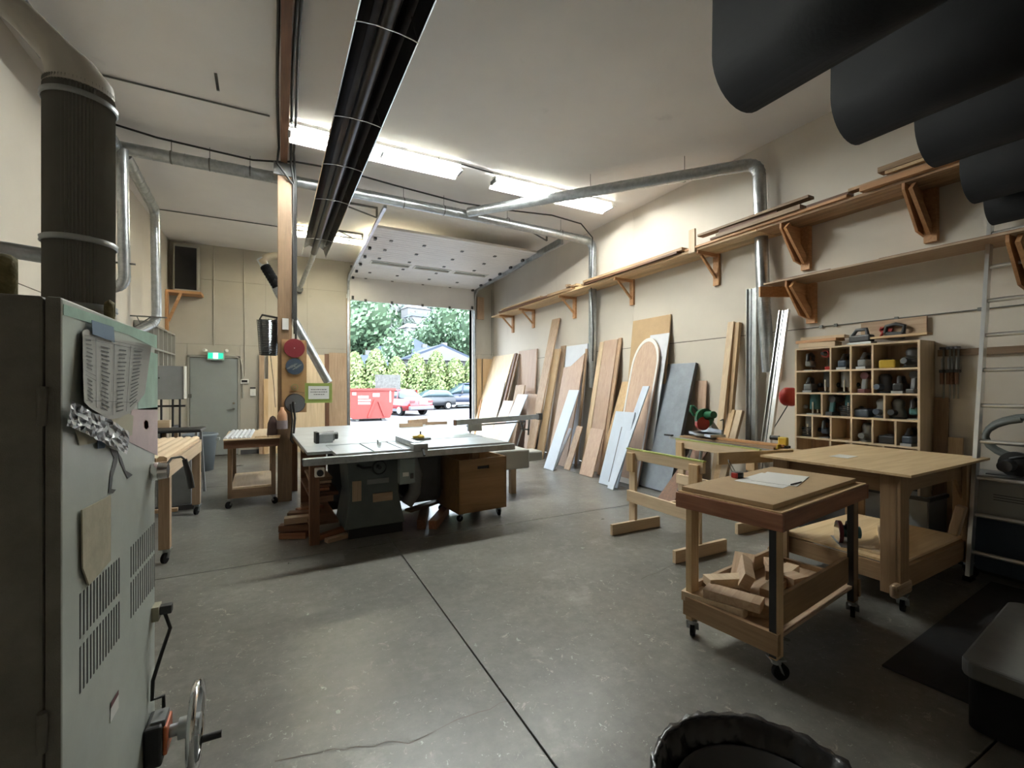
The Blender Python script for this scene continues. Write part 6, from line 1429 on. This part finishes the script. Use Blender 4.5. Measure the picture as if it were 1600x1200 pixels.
for (u, Y) in spots:
    x = gx(u, Y)
    if any(math.hypot(x - q[0], Y - q[1]) < 16 for q in placed): continue
    placed.append((x, Y)); z = hz(x, Y); rz = rg_.uniform(-.4, .4)
    lb = 'pale hillside house with grey roof in the distance'
    if len(firsth) < 3:
        house(lb, u, Y, 10 + 3 * len(firsth), 8, 5, 2.2, z, 'slate2' if len(firsth) % 2 else 'slate', 'X', 'houses on the hillside', rz); firsth.append([o for o in C.objects if o.name.startswith('house') and o.type == 'EMPTY'][-1])
    else: dup(firsth[k % 3], (x, Y, z), rz)
    k += 1
hh = sorted([o for o in C.objects if o.get('group') == 'houses on the hillside'], key=lambda o: o.location.x / o.location.y)
for i, o in enumerate(hh): o['label'] = 'pale hillside house, %s from the left of %d distant houses' % (['first', 'second', 'third', 'fourth', 'fifth', 'sixth', 'seventh', 'eighth', 'ninth', 'tenth', 'eleventh', 'twelfth', 'thirteenth', 'fourteenth', 'fifteenth', 'sixteenth', 'seventeenth', 'eighteenth'][i], len(hh))
tp = None
for k in range(160):
    u = rg_.uniform(540, 740); Y = rg_.uniform(110, 420); x = gx(u, Y); z = hz(x, Y)
    if any(math.hypot(x - q[0], Y - q[1]) < 9 for q in placed): continue
    placed.append((x, Y))
    if tp is None:
        tp = thing('hillside_tree', 'small distant green tree on the hillside', 'tree', (x, Y, z), 0, 'trees on the hillside'); m = MB(); leaves(m, (0, 0, 3), (3, 3, 3.2), 260, .6, 'ball', 9); m.ball((0, 0, 3), 2.2, 6); obj('foliage', m, M['tree2'], tp, kind='stuff'); first_tree = tp
    else: dup(tp, (x, Y, z), rg_.random() * 6)

# dumpster
M['dred'] = mat('dumpster_red', (.24, .028, .022), .5, var=.08)
DY = 20.6; dl, dr_ = gx(540, DY), gx(617, DY)
ds = thing('dumpster', 'red roll-off dumpster with white lettering outside', 'dumpster', ((dl + dr_) / 2, DY, 0)); W = dr_ - dl; hD = 1.42
Mx = Matrix(((1, 0, 0, 0), (0, 0, 1, -.0), (0, 1, 0, 0), (0, 0, 0, 1)))
poly = [(-W / 2 + .3, .1), (W / 2 - .25, .1), (W / 2 - .12, .35), (W / 2, hD), (-W / 2, hD), (-W / 2, .4)]
obj('front_wall', MB().prism(poly, .06, Mx), M['dred'], ds); Mb = Mx.copy(); Mb[1][3] = 1.75; obj('rear_wall', MB().prism(poly, .06, Mb), M['dred'], ds)
m = MB(); m.bar((W / 2 - .02, .9, hD), (W / 2 - .22, .9, .12), .05, 1.75, up=(0, 1, 0)); m.bar((-W / 2 + .02, .9, hD), (-W / 2 + .05, .9, .3), .05, 1.75, up=(0, 1, 0)); m.bx(-W / 2 + .3, W / 2 - .3, .03, 1.75, .1, .16); obj('body', m, M['dred'], ds)
obj('top_rim', MB().bx(-W / 2 - .04, W / 2 + .04, -.06, .02, hD - .08, hD + .02), M['dred'], ds); 
for (ua, va, ub_, vb) in ((586, 625, 575.5, 652), (592, 627, 601, 650)):
    pa_, pb_ = atY(ua, va, DY), atY(ub_, vb, DY); obj('rib', MB().bar((pa_.x - ds.location.x, -.03, pa_.z), (pb_.x - ds.location.x, -.03, max(.08, pb_.z)), .09, .07, up=(0, 1, 0)), M['dred'], ds)
for x in (-W / 2 + .5, W / 2 - .5): obj('roller', MB().cyl((x, 0.1, .06), (x, .5, .06), .08, n=12), M['iron'], ds)
wt = mat('white_lettering', (.3, .3, .3), .6)
# white lettering too worn and small to read in the photograph: three rows of block marks, and the white stickers round them
def dpx(u, v): p = atY(u, v, DY); return p.x - ds.location.x, p.z
def dmark(m, u0, v0, u1, v1):
    xa, za = dpx(u0, v0); xb, zb = dpx(u1, v1); m.bx(xa, xb, -.012, -.001, zb, za)
m = MB(); g = random.Random(2)
for v0, v1, wds in ((618.2, 622.6, (1.5, 1.5, 1.3, .9, 2.2, .8, 1.6, 1.3, 1.6)), (624, 627, (1.1,) * 13), (628.4, 632, (1.2,) * 12)):
    u = 559.5
    for wd in wds: dmark(m, u, v0 + g.uniform(-.2, .2), u + wd, v1); u += wd + .45
obj('lettering', m, wt, ds, kind='stuff')
for q in ((582.5, 614.5, 593, 620), (550.5, 613, 556.5, 617.5)): m = MB(); dmark(m, *q); obj('sticker', m, wt, ds)
m = MB(); dmark(m, 608.6, 610.5, 611, 628.5); obj('hanging_strap', m, wt, ds)
cb_ = one('cardboard_sign', 'pale cardboard sheet with faint writing sticking up from dumpster', 'cardboard', MB().box((gx(607, DY), DY + .12, 1.72), (1.13, .03, .68), rz=0), mat('pale_card', (.085, .085, .08), .8, var=.4, scale=9))

# vehicles: loft of cross sections along the length (local x = length, front = +x)
def car_body(name, mt, par, side, width, taper=.86, n=9):
    """side: list of (x, z_low, z_high) stations; rounded cross-section"""
    m = MB(); vs = []; fs = []
    for x, z0, z1, wk in side:
        hw = width / 2 * wk
        for k in range(n):
            s = k / (n - 1); ang = math.pi * s
            y = -hw * math.cos(ang); yy = math.copysign(min(abs(y) * 1.25, hw), y); zz = z0 + (z1 - z0) * min(1, math.sin(ang) * 1.25)
            vs.append((x, yy, zz))
    S = len(side)
    for i in range(S - 1):
        for k in range(n - 1): fs.append((i * n + k, (i + 1) * n + k, (i + 1) * n + k + 1, i * n + k + 1))
        fs.append((i * n + n - 1, (i + 1) * n + n - 1, (i + 1) * n, i * n))
    fs.append(tuple(range(n))); fs.append(tuple(reversed(range((S - 1) * n, S * n))))
    return obj(name, m.add(vs, fs, smooth=True), mt, par)
def wheels(par, xs_, w_, r):
    for x in xs_:
        for s in (-1, 1):
            wl_ = obj('wheel', MB().cyl((x, s * (w_ / 2 - .2), r), (x, s * (w_ / 2 + .005), r), r, n=22), M['rubber'], par)
            obj('hubcap', MB().cyl((x, s * (w_ / 2 + .0), r), (x, s * (w_ / 2 + .02), r), r * .62, n=18), M['steel'], wl_)
M['carred'] = mat('car_red', (.22, .012, .016), .25, coat=.5); M['carnavy'] = mat('van_navy', (.012, .018, .04), .35); M['cglass'] = mat('car_glass', (.04, .065, .075), .15); M['bumper'] = mat('bumper_grey', (.10, .105, .12), .5)
cx_ = 5.84
car = thing('red_car', 'red sedan parked right of the dumpster, rear toward camera', 'car', (cx_, 25.1, -.02), R(113))
car_body('body', M['carred'], car, [(-2.1, .45, .78, .86), (-2.0, .3, .92, .95), (-1.3, .25, .96, 1), (0, .25, .95, 1), (1.2, .25, .92, 1), (1.9, .28, .80, .95), (2.1, .4, .65, .86)], 1.68)
car_body('cabin_glass', M['cglass'], car, [(-1.35, .88, .97, .86), (-.85, .88, 1.34, .78), (.35, .88, 1.36, .78), (1.0, .88, .95, .86)], 1.6)
car_body('roof', M['carred'], car, [(-.8, 1.30, 1.39, .76), (.3, 1.31, 1.41, .76)], 1.5)
for x in (-.85, -.1, .38): obj('pillar', MB().bar((x - .12 if x < -.5 else x, -.74, .92), (x, -.6, 1.34), .05, .05).bar((x - .12 if x < -.5 else x, .74, .92), (x, .6, 1.34), .05, .05), M['carred'], car)
obj('rear_bumper', MB().box((-2.08, 0, .42), (.16, 1.6, .2)), M['bumper'], car, bevel=.04); obj('side_skirt', MB().box((0, -.82, .3), (2.2, .05, .14)).box((0, .82, .3), (2.2, .05, .14)), M['bumper'], car)
obj('licence_plate', MB().box((-2.13, 0, .70), (.02, .36, .16)), M['paper'], car); obj('tail_light', MB().box((-2.08, .6, .74), (.06, .3, .12)), M['darkred'], car); obj('tail_light', MB().box((-2.08, -.6, .74), (.06, .3, .12)), M['darkred'], car)
wheels(car, (-1.25, 1.25), 1.66, .29)
vx = gx(716, 30.5)
van = thing('dark_van', 'dark navy van parked right of the red car', 'van', (vx + .8, 30.4, -.02), R(180))
car_body('body', M['carnavy'], van, [(-2.5, .4, 1.05, .92), (-2.4, .3, 1.15, 1), (0, .3, 1.15, 1), (1.4, .3, 1.12, 1), (2.1, .35, .98, .95), (2.4, .4, .8, .88)], 1.9)
car_body('cabin_glass', M['cglass'], van, [(-2.35, 1.05, 1.2, .94), (-2.2, 1.05, 1.72, .84), (.6, 1.05, 1.74, .84), (1.6, 1.05, 1.15, .92)], 1.85)
car_body('roof', M['carnavy'], van, [(-2.25, 1.68, 1.8, .82), (-.5, 1.7, 1.84, .82), (.6, 1.70, 1.79, .82)], 1.75)
for x in (-2.15, -1.0, -.1, .75): obj('pillar', MB().bar((x + .1, .87, 1.1), (x, .76, 1.72), .07, .06).bar((x + .1, -.87, 1.1), (x, -.76, 1.72), .07, .06), M['carnavy'], van)
obj('sill', MB().box((0, .95, .36), (4.0, .04, .16)).box((0, -.95, .36), (4.0, .04, .16)), M['steel'], van); obj('mirror', MB().box((.95, 1.03, 1.12), (.14, .18, .14)).box((.95, -1.03, 1.12), (.14, .18, .14)), M['black'], van, bevel=.03)
obj('headlight', MB().box((2.3, .6, .78), (.12, .3, .14)).box((2.3, -.6, .78), (.12, .3, .14)), M['enamel'], van); obj('door_handle', MB().box((-.3, .96, 1.0), (.16, .02, .03)).box((-1.3, .96, 1.0), (.16, .02, .03)), M['chrome'], van)
wheels(van, (-1.55, 1.55), 1.88, .34)
vn = thing('dark_car', 'dark car front peeking between red sedan and navy van', 'car', (gx(672, 29), 29.2, -.02), R(190))
car_body('body', mat('car_charcoal', (.02, .022, .026), .4), vn, [(-1.6, .3, .9, .95), (.6, .28, .9, 1), (1.5, .3, .75, .95), (1.7, .4, .6, .85)], 1.65); car_body('cabin_glass', M['cglass'], vn, [(-1.5, .85, 1.0, .85), (-1.1, .85, 1.32, .78), (.1, .85, 1.32, .78), (.8, .85, .9, .85)], 1.55); wheels(vn, (-1.0, 1.0), 1.62, .28)
one('post_finial', 'brown gate-post top poking above the van', 'post', MB().cyl((gx(696, 31.2), 31.9, 0), (gx(696, 31.2), 31.9, 2.1), .12, n=10).ball((gx(696, 31.2), 31.9, 2.2), .22), mat('brick_brown', (.40, .26, .18), .8))
